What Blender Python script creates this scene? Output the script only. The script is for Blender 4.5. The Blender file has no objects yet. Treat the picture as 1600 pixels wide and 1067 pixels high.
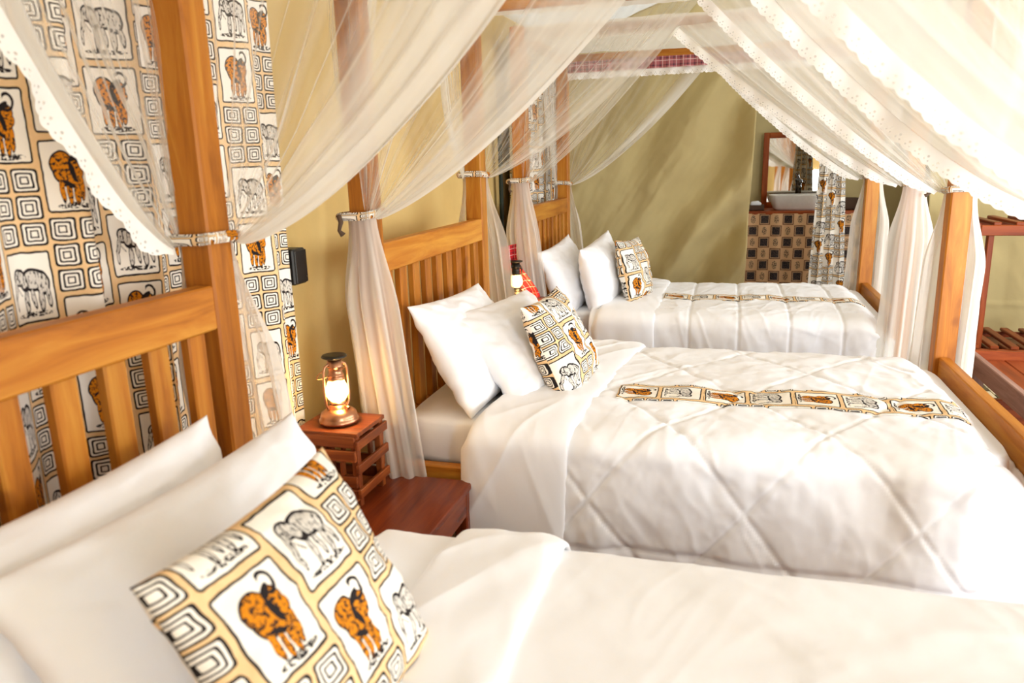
import bpy, bmesh, math, random
import numpy as np
from mathutils import Matrix, Vector

random.seed(7)
S = bpy.context.scene
COL = S.collection

# ------------------------------------------------------------------ camera
CAM = Vector((0.0, 0.0, 1.45))
def cam_axes(yaw, pitch, roll):
    cy, sy, cp, sp = math.cos(yaw), math.sin(yaw), math.cos(pitch), math.sin(pitch)
    f = Vector((-sy * cp, cy * cp, -sp)); r = Vector((cy, sy, 0)); u = r.cross(f)
    c, s = math.cos(roll), math.sin(roll)
    return c * r + s * u, -s * r + c * u, f
_r, _u, _f = cam_axes(math.radians(16.26), math.radians(13.434), math.radians(-1.574))
cd = bpy.data.cameras.new('camera')
cam = bpy.data.objects.new('camera', cd); COL.objects.link(cam)
m = Matrix.Identity(4)
for i in range(3):
    m[i][0], m[i][1], m[i][2], m[i][3] = _r[i], _u[i], -_f[i], CAM[i]
cam.matrix_world = m
cd.sensor_width = 36.0; cd.lens = 26.255; cd.clip_start = 0.05; cd.clip_end = 100
cd.dof.use_dof = True; cd.dof.focus_distance = 3.5; cd.dof.aperture_fstop = 3.6
S.camera = cam

# ------------------------------------------------------------------ world, daylight, exposure
W = bpy.data.worlds.new('sky'); S.world = W; W.use_nodes = True
bg = W.node_tree.nodes['Background']
bg.inputs[0].default_value = (0.88, 0.94, 1.0, 1); bg.inputs[1].default_value = 2.1
def area(name, loc, rot, sx, sy, power, col):
    l = bpy.data.lights.new(name, 'AREA'); l.shape = 'RECTANGLE'; l.size = sx; l.size_y = sy
    l.energy = power; l.color = col
    o = bpy.data.objects.new(name, l); COL.objects.link(o); o.location = loc; o.rotation_euler = rot
    return o
R90 = math.pi / 2
# daylight entering through the open tent front (behind the camera) and through the side windows
area('daylight_tent_front', (1.9, -2.4, 1.35), (R90, 0, 0), 3.4, 2.3, 620, (0.89, 0.945, 1.0))
area('daylight_side_windows', (3.55, 2.6, 1.6), (R90, 0, R90), 5.4, 1.6, 125, (0.93, 0.96, 1.0))
S.view_settings.view_transform = 'Standard'; S.view_settings.look = 'None'
S.view_settings.gamma = 1.0; S.view_settings.use_curve_mapping = False
S.view_settings.exposure = 0.30
S.cycles.transparent_max_bounces = 32
S.cycles.max_bounces = 8
S.cycles.diffuse_bounces = 5
S.cycles.caustics_reflective = False; S.cycles.caustics_refractive = False

# ------------------------------------------------------------------ node helpers
class NT:
    def __init__(s, tree): s.t = tree
    def n(s, typ, **kw):
        nd = s.t.nodes.new(typ)
        for k, v in kw.items(): setattr(nd, k, v)
        return nd
    def put(s, sock, v):
        if isinstance(v, bpy.types.NodeSocket): s.t.links.new(v, sock)
        else: sock.default_value = v
    def m(s, op, a, b=None, c=None, clamp=False):
        nd = s.n('ShaderNodeMath', operation=op); nd.use_clamp = clamp
        s.put(nd.inputs[0], a)
        if b is not None: s.put(nd.inputs[1], b)
        if c is not None: s.put(nd.inputs[2], c)
        return nd.outputs[0]
    def mix(s, f, a, b):
        nd = s.n('ShaderNodeMix', data_type='RGBA')
        s.put(nd.inputs[0], f); s.put(nd.inputs[6], a); s.put(nd.inputs[7], b)
        return nd.outputs[2]
    def noise(s, vec, scale, detail=3.0, rough=0.55, dist=0.0):
        nd = s.n('ShaderNodeTexNoise'); s.put(nd.inputs['Vector'], vec)
        nd.inputs['Scale'].default_value = scale; nd.inputs['Detail'].default_value = detail
        nd.inputs['Roughness'].default_value = rough; nd.inputs['Distortion'].default_value = dist
        return nd.outputs['Fac']
    def mapv(s, vec, loc=(0, 0, 0), rot=(0, 0, 0), scale=(1, 1, 1), typ='POINT'):
        nd = s.n('ShaderNodeMapping', vector_type=typ); s.put(nd.inputs['Vector'], vec)
        nd.inputs['Location'].default_value = loc; nd.inputs['Rotation'].default_value = rot
        nd.inputs['Scale'].default_value = scale
        return nd.outputs[0]
    def ramp(s, f, stops):
        nd = s.n('ShaderNodeValToRGB'); s.put(nd.inputs[0], f); e = nd.color_ramp.elements
        e[0].position, e[0].color = stops[0]; e[1].position, e[1].color = stops[1]
        for p, c in stops[2:]:
            k = e.new(p); k.color = c
        return nd.outputs[0]
    def sep(s, vec):
        nd = s.n('ShaderNodeSeparateXYZ'); s.put(nd.inputs[0], vec); return nd.outputs
    def comb(s, x, y, z=0.0):
        nd = s.n('ShaderNodeCombineXYZ')
        for i, v in enumerate((x, y, z)): s.put(nd.inputs[i], v)
        return nd.outputs[0]
    def bump(s, h, strength=0.3, dist=0.01):
        nd = s.n('ShaderNodeBump'); s.put(nd.inputs['Height'], h)
        nd.inputs['Strength'].default_value = strength; nd.inputs['Distance'].default_value = dist
        return nd.outputs[0]
    def vlen(s, v):
        nd = s.n('ShaderNodeVectorMath', operation='LENGTH'); s.put(nd.inputs[0], v); return nd.outputs['Value']

def rgb(r, g, b):
    """sRGB 0-255 -> linear rgba"""
    f = lambda c: (c / 255 / 12.92) if c / 255 <= 0.04045 else ((c / 255 + 0.055) / 1.055) ** 2.4
    return (f(r), f(g), f(b), 1.0)

def new_mat(name):
    mt = bpy.data.materials.new(name); mt.use_nodes = True
    t = NT(mt.node_tree); b = mt.node_tree.nodes['Principled BSDF']
    return mt, t, b
def coord(t, kind): return t.n('ShaderNodeTexCoord').outputs[kind]

def wood_mat(name, dark, mid, light, rough=0.45, scale=1.0, spec=0.4):
    mt, t, b = new_mat(name)
    co = coord(t, 'Object'); info = t.n('ShaderNodeObjectInfo')
    off = t.m('MULTIPLY', info.outputs['Random'], 37.0)
    add = t.n('ShaderNodeVectorMath', operation='ADD'); t.put(add.inputs[0], co); t.put(add.inputs[1], t.comb(off, off, off))
    v = t.mapv(add.outputs[0], scale=(2.2 * scale, 26 * scale, 26 * scale))
    g = t.noise(v, 1.0, 5, 0.62, 0.7)
    v2 = t.mapv(add.outputs[0], scale=(1.0 * scale, 5 * scale, 5 * scale))
    g2 = t.noise(v2, 1.0, 2, 0.5, 0.3)
    f = t.m('ADD', t.m('MULTIPLY', g, 0.65), t.m('MULTIPLY', g2, 0.35))
    col = t.ramp(f, [(0.30, dark), (0.50, mid), (0.70, light)])
    kn = t.noise(add.outputs[0], 9 * scale, 1, 0.4)                      # knots
    k = t.ramp(kn, [(0.74, (0, 0, 0, 1)), (0.80, (1, 1, 1, 1))])
    col = t.mix(t.m('MULTIPLY', k, 0.55), col, dark)
    rv = t.m('ADD', t.m('MULTIPLY', info.outputs['Random'], 0.22), 0.89)
    hs = t.n('ShaderNodeHueSaturation'); t.put(hs.inputs['Value'], rv); t.put(hs.inputs['Color'], col)
    t.put(b.inputs['Base Color'], hs.outputs[0]); b.inputs['Roughness'].default_value = rough
    b.inputs['Specular IOR Level'].default_value = spec
    t.put(b.inputs['Normal'], t.bump(g, 0.12, 0.004))
    return mt

def cloth_mat(name, base, rough=0.85, sheen=0.1, bump=0.25, wr=9.0, vary=0.93):
    mt, t, b = new_mat(name)
    co = coord(t, 'Object')
    n1 = t.noise(co, wr, 4, 0.6, 0.8)
    n2 = t.noise(co, wr * 6, 3, 0.6)
    h = t.m('ADD', n1, t.m('MULTIPLY', n2, 0.25))
    c2 = tuple(x * vary for x in base[:3]) + (1,)
    t.put(b.inputs['Base Color'], t.mix(n2, base, c2))
    b.inputs['Roughness'].default_value = rough; b.inputs['Sheen Weight'].default_value = sheen
    b.inputs['Specular IOR Level'].default_value = 0.2
    t.put(b.inputs['Normal'], t.bump(h, bump, 0.012))
    return mt

def plain(name, base, rough=0.5, metal=0.0, spec=0.5):
    mt, t, b = new_mat(name)
    n = t.noise(coord(t, 'Object'), 30, 3)
    c2 = tuple(x * 0.8 for x in base[:3]) + (1,)
    t.put(b.inputs['Base Color'], t.mix(n, base, c2)); b.inputs['Roughness'].default_value = rough
    b.inputs['Metallic'].default_value = metal; b.inputs['Specular IOR Level'].default_value = spec
    return mt

# ---- printed safari cotton: framed animals and blocks of nested squares (flat print, from the UV map in metres)
TAN = rgb(240, 205, 150); INK = rgb(38, 33, 34); OFFW = rgb(246, 240, 228); OCHRE = rgb(214, 132, 24)
def print_group():
    g = bpy.data.node_groups.new('safari_print', 'ShaderNodeTree')
    g.interface.new_socket('Vector', in_out='INPUT', socket_type='NodeSocketVector')
    g.interface.new_socket('Color', in_out='OUTPUT', socket_type='NodeSocketColor')
    t = NT(g); gi = t.n('NodeGroupInput'); go = t.n('NodeGroupOutput')
    vec = gi.outputs[0]
    wob = t.n('ShaderNodeTexNoise'); t.put(wob.inputs['Vector'], vec); wob.inputs['Scale'].default_value = 26
    sc = t.n('ShaderNodeVectorMath', operation='MULTIPLY_ADD')
    t.put(sc.inputs[0], wob.outputs['Color']); sc.inputs[1].default_value = (.007, .007, 0)
    t.put(sc.inputs[2], vec)
    x, y, _ = t.sep(sc.outputs[0])
    CW, CH = 0.130, 0.156
    U = t.m('DIVIDE', x, CW); V0 = t.m('DIVIDE', y, CH)
    ci = t.m('FLOOR', U); par = t.m('FLOORED_MODULO', ci, 2.0)
    V = t.m('ADD', V0, t.m('MULTIPLY', par, 0.38))
    cj = t.m('FLOOR', V)
    fu = t.m('SUBTRACT', t.m('SUBTRACT', U, ci), 0.5); fv = t.m('SUBTRACT', t.m('SUBTRACT', V, cj), 0.5)
    typ = t.m('FLOORED_MODULO', t.m('ADD', ci, cj), 3.0)              # 0 buffalo, 1 elephant, 2 nested squares
    chk = t.m('GREATER_THAN', typ, 1.5); which = t.m('GREATER_THAN', typ, 0.5)
    lt = lambda a, b: t.m('LESS_THAN', a, b)
    # rounded panel
    def rbox(hx, hy, r):
        qx = t.m('MAXIMUM', t.m('SUBTRACT', t.m('MULTIPLY', t.m('ABSOLUTE', fu), CW), hx - r), 0)
        qy = t.m('MAXIMUM', t.m('SUBTRACT', t.m('MULTIPLY', t.m('ABSOLUTE', fv), CH), hy - r), 0)
        return t.m('SUBTRACT', t.m('SQRT', t.m('ADD', t.m('MULTIPLY', qx, qx), t.m('MULTIPLY', qy, qy))), r)
    pd = rbox(0.0565, 0.0695, 0.006)
    inside = lt(pd, 0.0); line = lt(t.m('ABSOLUTE', pd), 0.0021)
    p = t.comb(t.m('MULTIPLY', fu, 0.86), t.m('MULTIPLY', t.m('ADD', fv, -0.01), 0.86), 0.0)
    def blobs(lst):
        mn = ed = None
        for (cx, cy, a, b_, ro) in lst:
            L = t.vlen(t.mapv(p, loc=(cx, cy, 0), rot=(0, 0, ro), scale=(a, b_, 1), typ='TEXTURE'))
            e = t.m('MULTIPLY', t.m('ABSOLUTE', t.m('SUBTRACT', L, 1.0)), min(a, b_) * 10)
            mn = L if mn is None else t.m('MINIMUM', mn, L)
            ed = e if ed is None else t.m('MINIMUM', ed, e)
        return mn, ed
    hatch = t.noise(t.mapv(vec, rot=(0, 0, 0.5), scale=(260, 90, 1)), 1.0, 2, 0.6)
    blot = t.noise(vec, 150, 3, 0.6)
    # elephant: back, rump, head, ear, trunk, tusk, four legs
    em, ee = blobs([(.08, .07, .20, .13, 0), (.21, .03, .11, .14, 0), (-.15, .11, .10, .10, 0), (-.09, .08, .07, .12, .2),
                    (-.235, .0, .036, .13, -.3), (-.275, -.15, .026, .10, .05), (-.175, -.04, .012, .075, .7),
                    (-.06, -.16, .042, .15, -.08), (.055, -.13, .036, .13, .12), (.17, -.16, .046, .15, 0), (.275, -.12, .036, .14, .14)])
    egr = t.vlen(t.mapv(p, loc=(.02, -.31, 0), scale=(.30, .03, 1), typ='TEXTURE'))
    e_in = lt(em, 1.0)
    ear = t.vlen(t.mapv(p, loc=(-.085, .075, 0), rot=(0, 0, .2), scale=(.07, .12, 1), typ='TEXTURE'))
    e_ink = t.m('MAXIMUM', t.m('MULTIPLY', e_in, t.m('GREATER_THAN', em, 0.75)), t.m('MULTIPLY', e_in, t.m('GREATER_THAN', hatch, 0.572)))
    e_ink = t.m('MAXIMUM', e_ink, lt(t.m('ABSOLUTE', t.m('SUBTRACT', ear, 1.0)), 0.09))
    eye = t.vlen(t.mapv(p, loc=(-.19, .10, 0), scale=(.014, .014, 1), typ='TEXTURE')); e_ink = t.m('MAXIMUM', e_ink, lt(eye, 1.0))
    e_ink = t.m('MAXIMUM', e_ink, t.m('MULTIPLY', lt(egr, 1.0), t.m('GREATER_THAN', blot, 0.47)))
    ele = t.mix(e_ink, t.mix(e_in, OFFW, rgb(214, 208, 198)), INK)
    # buffalo: back, shoulder, chest, head, muzzle, four legs, curled horns, tail
    bm_, be = blobs([(-.10, .13, .16, .14, .3), (-.06, .04, .17, .16, 0), (.05, .02, .14, .16, 0), (.12, .13, .10, .09, 0), (.17, .05, .055, .07, 0),
                     (-.13, -.15, .042, .15, .05), (-.03, -.19, .042, .14, 0), (.07, -.19, .045, .15, 0), (.15, -.15, .04, .14, -.1)])
    hn = t.vlen(t.mapv(p, loc=(.15, .235, 0), scale=(.085, .085, 1), typ='TEXTURE'))
    horn = t.m('MULTIPLY', lt(t.m('ABSOLUTE', t.m('SUBTRACT', hn, 1.0)), 0.2), t.m('GREATER_THAN', fu, 0.10))
    hc = lt(t.vlen(t.mapv(p, loc=(.08, .19, 0), rot=(0, 0, .5), scale=(.09, .035, 1), typ='TEXTURE')), 1.0)
    gr = t.vlen(t.mapv(p, loc=(.03, -.33, 0), scale=(.26, .035, 1), typ='TEXTURE'))
    b_in = lt(bm_, 1.0)
    b_ink = t.m('MAXIMUM', t.m('MULTIPLY', b_in, t.m('GREATER_THAN', bm_, 0.86)), t.m('MULTIPLY', b_in, t.m('GREATER_THAN', blot, 0.535)))
    chin = t.vlen(t.mapv(p, loc=(.045, .04, 0), rot=(0, 0, .35), scale=(.035, .12, 1), typ='TEXTURE')); b_ink = t.m('MAXIMUM', b_ink, lt(chin, 1.0))
    bel = t.vlen(t.mapv(p, loc=(-.03, -.09, 0), rot=(0, 0, 1.2), scale=(.025, .10, 1), typ='TEXTURE')); b_ink = t.m('MAXIMUM', b_ink, lt(bel, 1.0))
    b_ink = t.m('MAXIMUM', b_ink, t.m('MAXIMUM', horn, hc))
    b_ink = t.m('MAXIMUM', b_ink, t.m('MULTIPLY', lt(gr, 1.0), t.m('GREATER_THAN', blot, 0.47)))
    buf = t.mix(b_ink, t.mix(b_in, OFFW, OCHRE), INK)
    animal = t.mix(which, buf, ele)
    mott = t.noise(vec, 35, 4, 0.7)
    tan = t.mix(mott, rgb(242, 212, 166), rgb(224, 180, 124))
    panel = t.mix(line, t.mix(inside, tan, animal), INK)
    # nested squares, two columns by three rows
    su = t.m('SUBTRACT', t.m('FRACT', t.m('ADD', t.m('MULTIPLY', fu, 2.0), 0.0)), 0.5)
    sv = t.m('SUBTRACT', t.m('FRACT', t.m('ADD', t.m('MULTIPLY', fv, 3.0), 0.5)), 0.5)
    d4 = lambda a: t.m('POWER', t.m('ABSOLUTE', a), 9.0)
    dd = t.m('POWER', t.m('ADD', d4(su), d4(sv)), 0.1111)
    rings = None
    for lo, hi in ((0.375, 0.45), (0.235, 0.30), (0.10, 0.155)):
        k = t.m('MULTIPLY', t.m('GREATER_THAN', dd, lo), lt(dd, hi))
        rings = k if rings is None else t.m('MAXIMUM', rings, k)
    sq = t.mix(rings, t.mix(lt(dd, 0.42), tan, OFFW), INK)
    t.t.links.new(t.mix(chk, panel, sq), go.inputs[0])
    return g
PRINT = print_group()
def print_mat(name, transl=0.0):
    mt, t, b = new_mat(name)
    uv = coord(t, 'UV'); g = t.n('ShaderNodeGroup'); g.node_tree = PRINT; t.put(g.inputs[0], uv)
    t.put(b.inputs['Base Color'], g.outputs[0]); b.inputs['Roughness'].default_value = 0.85
    b.inputs['Specular IOR Level'].default_value = 0.15
    co = coord(t, 'Object')
    t.put(b.inputs['Normal'], t.bump(t.noise(co, 18, 4, 0.6), 0.2, 0.008))
    return mt

def vanity_print_mat():
    mt, t, b = new_mat('vanity_cotton_print')
    x, y, _ = t.sep(coord(t, 'UV')); cw = 0.108
    U = t.m('DIVIDE', x, cw); V = t.m('DIVIDE', y, cw); ci = t.m('FLOOR', U); cj = t.m('FLOOR', V)
    fu = t.m('ABSOLUTE', t.m('SUBTRACT', t.m('SUBTRACT', U, ci), 0.5)); fv = t.m('ABSOLUTE', t.m('SUBTRACT', t.m('SUBTRACT', V, cj), 0.5))
    d = t.m('MAXIMUM', fu, fv); chk = t.m('FLOORED_MODULO', t.m('ADD', ci, cj), 2.0)
    n = t.noise(coord(t, 'UV'), 120, 3, 0.6)
    dark = t.mix(t.m('GREATER_THAN', n, 0.55), rgb(35, 28, 28), rgb(96, 76, 66))
    sq = t.mix(t.m('LESS_THAN', d, 0.46), rgb(214, 168, 120), t.mix(t.m('LESS_THAN', d, 0.40), rgb(92, 45, 28), t.mix(t.m('LESS_THAN', d, 0.33), rgb(200, 160, 120), dark)))
    fx = t.m('MULTIPLY', fu, 1.7)
    L = t.m('ADD', t.m('MULTIPLY', fx, fx), t.m('MULTIPLY', fv, fv))
    fig = t.m('MULTIPLY', t.m('LESS_THAN', L, 0.13), t.m('GREATER_THAN', n, 0.5))
    fi = t.mix(fig, rgb(226, 182, 134), rgb(60, 48, 42))
    t.put(b.inputs['Base Color'], t.mix(chk, sq, fi)); b.inputs['Roughness'].default_value = 0.85
    return mt

def plaid_mat(name, ground, k=1.0):
    mt, t, b = new_mat(name)
    x, y, _ = t.sep(coord(t, 'UV'))
    def stripes(c):
        f = t.m('FRACT', t.m('MULTIPLY', c, 14.0 * k))
        a = t.m('LESS_THAN', t.m('ABSOLUTE', t.m('SUBTRACT', f, 0.25)), 0.10)
        w = t.m('LESS_THAN', t.m('ABSOLUTE', t.m('SUBTRACT', f, 0.62)), 0.035)
        return a, w
    ax, wx = stripes(x); ay, wy = stripes(y)
    dk = t.m('MULTIPLY', t.m('ADD', ax, ay), 0.42); wt = t.m('MAXIMUM', wx, wy)
    c = t.mix(dk, ground, rgb(30, 18, 40)); c = t.mix(t.m('MULTIPLY', wt, 0.75), c, rgb(235, 215, 210))
    t.put(b.inputs['Base Color'], c); b.inputs['Roughness'].default_value = 0.8
    return mt

def tulle_mat(name, a0, tint=(0.93, 0.91, 0.84, 1)):
    """net: each crossing of the cloth covers a0; gathered cloth has more layers ('layers' attribute)"""
    mt = bpy.data.materials.new(name); mt.use_nodes = True; t = NT(mt.node_tree)
    for nd in list(mt.node_tree.nodes):
        if nd.type == 'BSDF_PRINCIPLED': mt.node_tree.nodes.remove(nd)
    out = [n for n in mt.node_tree.nodes if n.type == 'OUTPUT_MATERIAL'][0]
    at = t.n('ShaderNodeAttribute'); at.attribute_name = 'layers'
    lw = t.n('ShaderNodeLayerWeight'); lw.inputs[0].default_value = 0.5
    cos = t.m('MAXIMUM', t.m('SUBTRACT', 1.0, lw.outputs['Facing']), 0.22)
    ex = t.m('DIVIDE', at.outputs['Fac'], cos)
    alpha = t.m('SUBTRACT', 1.0, t.m('POWER', 1.0 - a0, ex))
    df = t.n('ShaderNodeBsdfDiffuse'); df.inputs[0].default_value = tint
    tl = t.n('ShaderNodeBsdfTranslucent'); tl.inputs[0].default_value = tint
    tr = t.n('ShaderNodeBsdfTransparent')
    mx = t.n('ShaderNodeMixShader'); mx.inputs[0].default_value = 0.48
    t.t.links.new(df.outputs[0], mx.inputs[1]); t.t.links.new(tl.outputs[0], mx.inputs[2])
    m2 = t.n('ShaderNodeMixShader'); t.put(m2.inputs[0], alpha)
    t.t.links.new(tr.outputs[0], m2.inputs[1]); t.t.links.new(mx.outputs[0], m2.inputs[2])
    t.t.links.new(m2.outputs[0], out.inputs[0])
    return mt

def lace_mat():
    """eyelet lace: opaque cotton with punched flower holes (UV in metres, v across the band)"""
    mt = bpy.data.materials.new('eyelet_lace'); mt.use_nodes = True; t = NT(mt.node_tree); b = mt.node_tree.nodes['Principled BSDF']
    b.inputs['Base Color'].default_value = (0.90, 0.88, 0.83, 1); b.inputs['Roughness'].default_value = 0.9
    x, y, _ = t.sep(coord(t, 'UV'))
    def holes(px, ox, vy, r):
        f = t.m('SUBTRACT', t.m('FRACT', t.m('ADD', t.m('DIVIDE', x, px), ox)), 0.5)
        dx = t.m('MULTIPLY', f, px); dy = t.m('SUBTRACT', y, vy)
        return t.m('LESS_THAN', t.m('ADD', t.m('MULTIPLY', dx, dx), t.m('MULTIPLY', dy, dy)), r * r)
    h = t.m('MAXIMUM', holes(0.030, 0.0, 0.024, 0.0032), t.m('MAXIMUM', holes(0.030, 0.2, 0.034, 0.0022), holes(0.030, 0.8, 0.034, 0.0022)))
    t.put(b.inputs['Alpha'], t.m('SUBTRACT', 1.0, t.m('MULTIPLY', h, 0.5)))
    return mt

M = {}
M['bedwood'] = wood_mat('honey_pine', rgb(124, 66, 16), rgb(180, 110, 32), rgb(208, 148, 58), 0.42, 1.0, 0.25)
M['tablewood'] = wood_mat('varnished_mahogany', rgb(84, 30, 12), rgb(120, 48, 18), rgb(142, 64, 26), 0.26, 1.0, 0.35)
M['cratewood'] = wood_mat('stained_crate_wood', rgb(72, 30, 10), rgb(122, 56, 20), rgb(170, 90, 36), 0.4, 1.6)
M['rackwood'] = wood_mat('red_brown_hardwood', rgb(86, 34, 16), rgb(132, 58, 22), rgb(164, 80, 34), 0.4, 1.0, 0.2)
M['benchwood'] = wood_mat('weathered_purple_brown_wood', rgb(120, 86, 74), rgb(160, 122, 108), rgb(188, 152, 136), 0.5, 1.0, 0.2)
M['white'] = cloth_mat('white_cotton_percale', (0.90, 0.905, 0.925, 1), 0.8, 0.15, 0.04, 7, 0.985)
M['pillow'] = cloth_mat('white_pillow_cotton', (0.90, 0.905, 0.93, 1), 0.8, 0.15, 0.12, 9, 0.985)
M['sheet'] = cloth_mat('white_fitted_sheet', (0.86, 0.865, 0.88, 1), 0.8, 0.1, 0.10, 8, 0.985)
M['canvas'] = cloth_mat('olive_tent_canvas', rgb(218, 188, 122), 0.9, 0.0, 0.35, 2.2)
M['canvas2'] = cloth_mat('green_tent_canvas', rgb(200, 182, 130), 0.9, 0.0, 0.5, 2.0)
M['roof'] = cloth_mat('cream_tent_liner', rgb(206, 188, 148), 0.9, 0.0, 0.3, 2.0)
_mt = M['roof']; _t = NT(_mt.node_tree); _o = _mt.node_tree.nodes['Material Output']; _p = _mt.node_tree.nodes['Principled BSDF']
_tl = _t.n('ShaderNodeBsdfTranslucent'); _tl.inputs[0].default_value = rgb(230, 230, 222); _mx = _t.n('ShaderNodeMixShader'); _mx.inputs[0].default_value = 0.30
_t.t.links.new(_p.outputs[0], _mx.inputs[1]); _t.t.links.new(_tl.outputs[0], _mx.inputs[2]); _t.t.links.new(_mx.outputs[0], _o.inputs[0])
M['dkgreen'] = cloth_mat('dark_green_webbing', rgb(34, 44, 34), 0.9)
M['print'] = print_mat('safari_cotton_print')
M['vanprint'] = vanity_print_mat()
M['plaid'] = plaid_mat('red_plaid_wool', rgb(196, 20, 26))
M['pinkplaid'] = plaid_mat('faded_pink_plaid', rgb(168, 92, 96), 1.6)
M['tulle'] = tulle_mat('white_mosquito_net', 0.21)
M['lace'] = lace_mat()
M['copper'] = plain('antique_copper', rgb(190, 138, 104), 0.32, 1.0)
M['blackmetal'] = plain('dark_patina_metal', rgb(58, 54, 48), 0.4, 0.8)
M['blackplastic'] = plain('black_plastic', rgb(28, 26, 24), 0.45)
M['ceramic'] = plain('white_ceramic', rgb(236, 230, 220), 0.12)
M['chrome'] = plain('dark_chrome', rgb(90, 84, 80), 0.15, 1.0)
M['mirrorframe'] = wood_mat('red_mirror_frame_wood', rgb(104, 42, 12), rgb(146, 66, 22), rgb(176, 90, 30), 0.45, 1.0, 0.15)
M['wicker'] = plain('brown_wicker', rgb(84, 62, 44), 0.8)
M['floor'] = wood_mat('dark_floor_boards', rgb(62, 34, 22), rgb(94, 54, 34), rgb(118, 72, 46), 0.45, 0.7)
M['matlight'] = plain('pale_mat_reed', rgb(222, 208, 170), 0.8)
M['matdark'] = plain('dark_mat_cord', rgb(96, 84, 52), 0.8)
M['blue'] = cloth_mat('grey_blue_rug', rgb(120, 136, 140), 0.9)
mt, t, b = new_mat('mirror_silver'); b.inputs['Metallic'].default_value = 1.0; b.inputs['Roughness'].default_value = 0.02
b.inputs['Base Color'].default_value = (0.86, 0.87, 0.85, 1); M['mirror'] = mt
mt, t, b = new_mat('lantern_flame'); b.inputs['Emission Color'].default_value = (1.0, 0.72, 0.32, 1); b.inputs['Emission Strength'].default_value = 30
b.inputs['Base Color'].default_value = (1, .8, .5, 1); M['flame'] = mt
mt = bpy.data.materials.new('amber_lantern_glass'); mt.use_nodes = True; t = NT(mt.node_tree)
out = mt.node_tree.nodes['Material Output']; pb = mt.node_tree.nodes['Principled BSDF']
pb.inputs['Base Color'].default_value = (1.0, .82, .5, 1); pb.inputs['Roughness'].default_value = 0.15
tr = t.n('ShaderNodeBsdfTransparent'); tr.inputs[0].default_value = (1, .93, .78, 1)
tl = t.n('ShaderNodeBsdfTranslucent'); tl.inputs[0].default_value = (1, .85, .55, 1)
m1 = t.n('ShaderNodeMixShader'); m1.inputs[0].default_value = 0.5
t.t.links.new(pb.outputs[0], m1.inputs[1]); t.t.links.new(tl.outputs[0], m1.inputs[2])
m2 = t.n('ShaderNodeMixShader'); m2.inputs[0].default_value = 0.45
t.t.links.new(tr.outputs[0], m2.inputs[1]); t.t.links.new(m1.outputs[0], m2.inputs[2]); t.t.links.new(m2.outputs[0], out.inputs[0])
M['lampglass'] = mt

# ------------------------------------------------------------------ object helpers
def tag(o, label=None, cat=None, group=None, kind=None):
    if label: o['label'] = label
    if cat: o['category'] = cat
    if group: o['group'] = group
    if kind: o['kind'] = kind
    return o
def link(name, mesh, parent=None, loc=(0, 0, 0), rot=None, mat4=None):
    o = bpy.data.objects.new(name, mesh); COL.objects.link(o)
    if parent is not None: o.parent = parent
    if mat4 is not None: o.matrix_local = mat4
    else:
        o.location = loc
        if rot: o.rotation_euler = rot
    return o
def thing(name, loc, label, cat, group=None, rotz=0.0):
    o = bpy.data.objects.new(name, None); COL.objects.link(o); o.location = loc; o.rotation_euler = (0, 0, rotz)
    o.empty_display_size = 0.1
    return tag(o, label, cat, group)

_boxes = {}
def box_mesh(sx, sy, sz, mat, bev=0.004):
    key = (round(sx, 4), round(sy, 4), round(sz, 4), mat, bev)
    if key in _boxes: return _boxes[key]
    bm = bmesh.new(); bmesh.ops.create_cube(bm, size=1.0)
    for v in bm.verts: v.co = Vector((v.co.x * sx, v.co.y * sy, v.co.z * sz))
    if bev: bmesh.ops.bevel(bm, geom=bm.edges[:], offset=bev, segments=1, affect='EDGES')
    me = bpy.data.meshes.new('board'); bm.to_mesh(me); bm.free()
    me.materials.append(M[mat]); _boxes[key] = me
    return me
def bar(name, p0, p1, w, h, mat, parent, roll=0.0, bev=0.004, up=(0, 0, 1)):
    """a straight board from p0 to p1, long axis = local x; w across, h along 'up'"""
    p0, p1 = Vector(p0), Vector(p1); d = p1 - p0; L = d.length; x = d.normalized()
    upv = Vector(up)
    if abs(x.dot(upv)) > 0.95: upv = Vector((1, 0, 0))
    y = upv.cross(x).normalized(); z = x.cross(y)
    if roll:
        q = Matrix.Rotation(roll, 3, x); y = q @ y; z = q @ z
    c = (p0 + p1) / 2
    mw = Matrix(((x.x, y.x, z.x, c.x), (x.y, y.y, z.y, c.y), (x.z, y.z, z.z, c.z), (0, 0, 0, 1)))
    return link(name, box_mesh(L, w, h, mat, bev), parent, mat4=mw)

def grid_mesh(name, P, mat, uv=None, attr=None, smooth=True, flip=False, close_u=False, solid=0.0):
    """P: (nu, nv, 3) array -> quad grid"""
    nu, nv = P.shape[:2]
    idx = np.arange(nu * nv).reshape(nu, nv)
    if close_u: idx = np.vstack([idx, idx[:1]])
    a, b_, c, d = idx[:-1, :-1].ravel(), idx[1:, :-1].ravel(), idx[1:, 1:].ravel(), idx[:-1, 1:].ravel()
    F = np.stack([a, d, c, b_] if flip else [a, b_, c, d], 1)
    me = bpy.data.meshes.new(name)
    me.from_pydata(P.reshape(-1, 3).tolist(), [], F.tolist())
    if uv is not None:
        l = me.uv_layers.new(name='UVMap'); vi = np.zeros(len(me.loops), int); me.loops.foreach_get('vertex_index', vi)
        l.data.foreach_set('uv', uv.reshape(-1, 2)[vi].astype(np.float32).ravel())
    if attr is not None:
        at = me.attributes.new('layers', 'FLOAT', 'POINT'); at.data.foreach_set('value', attr.astype(np.float32).ravel())
    if smooth: me.polygons.foreach_set('use_smooth', np.ones(len(me.polygons), bool))
    me.materials.append(M[mat]); me.update()
    return me
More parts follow.
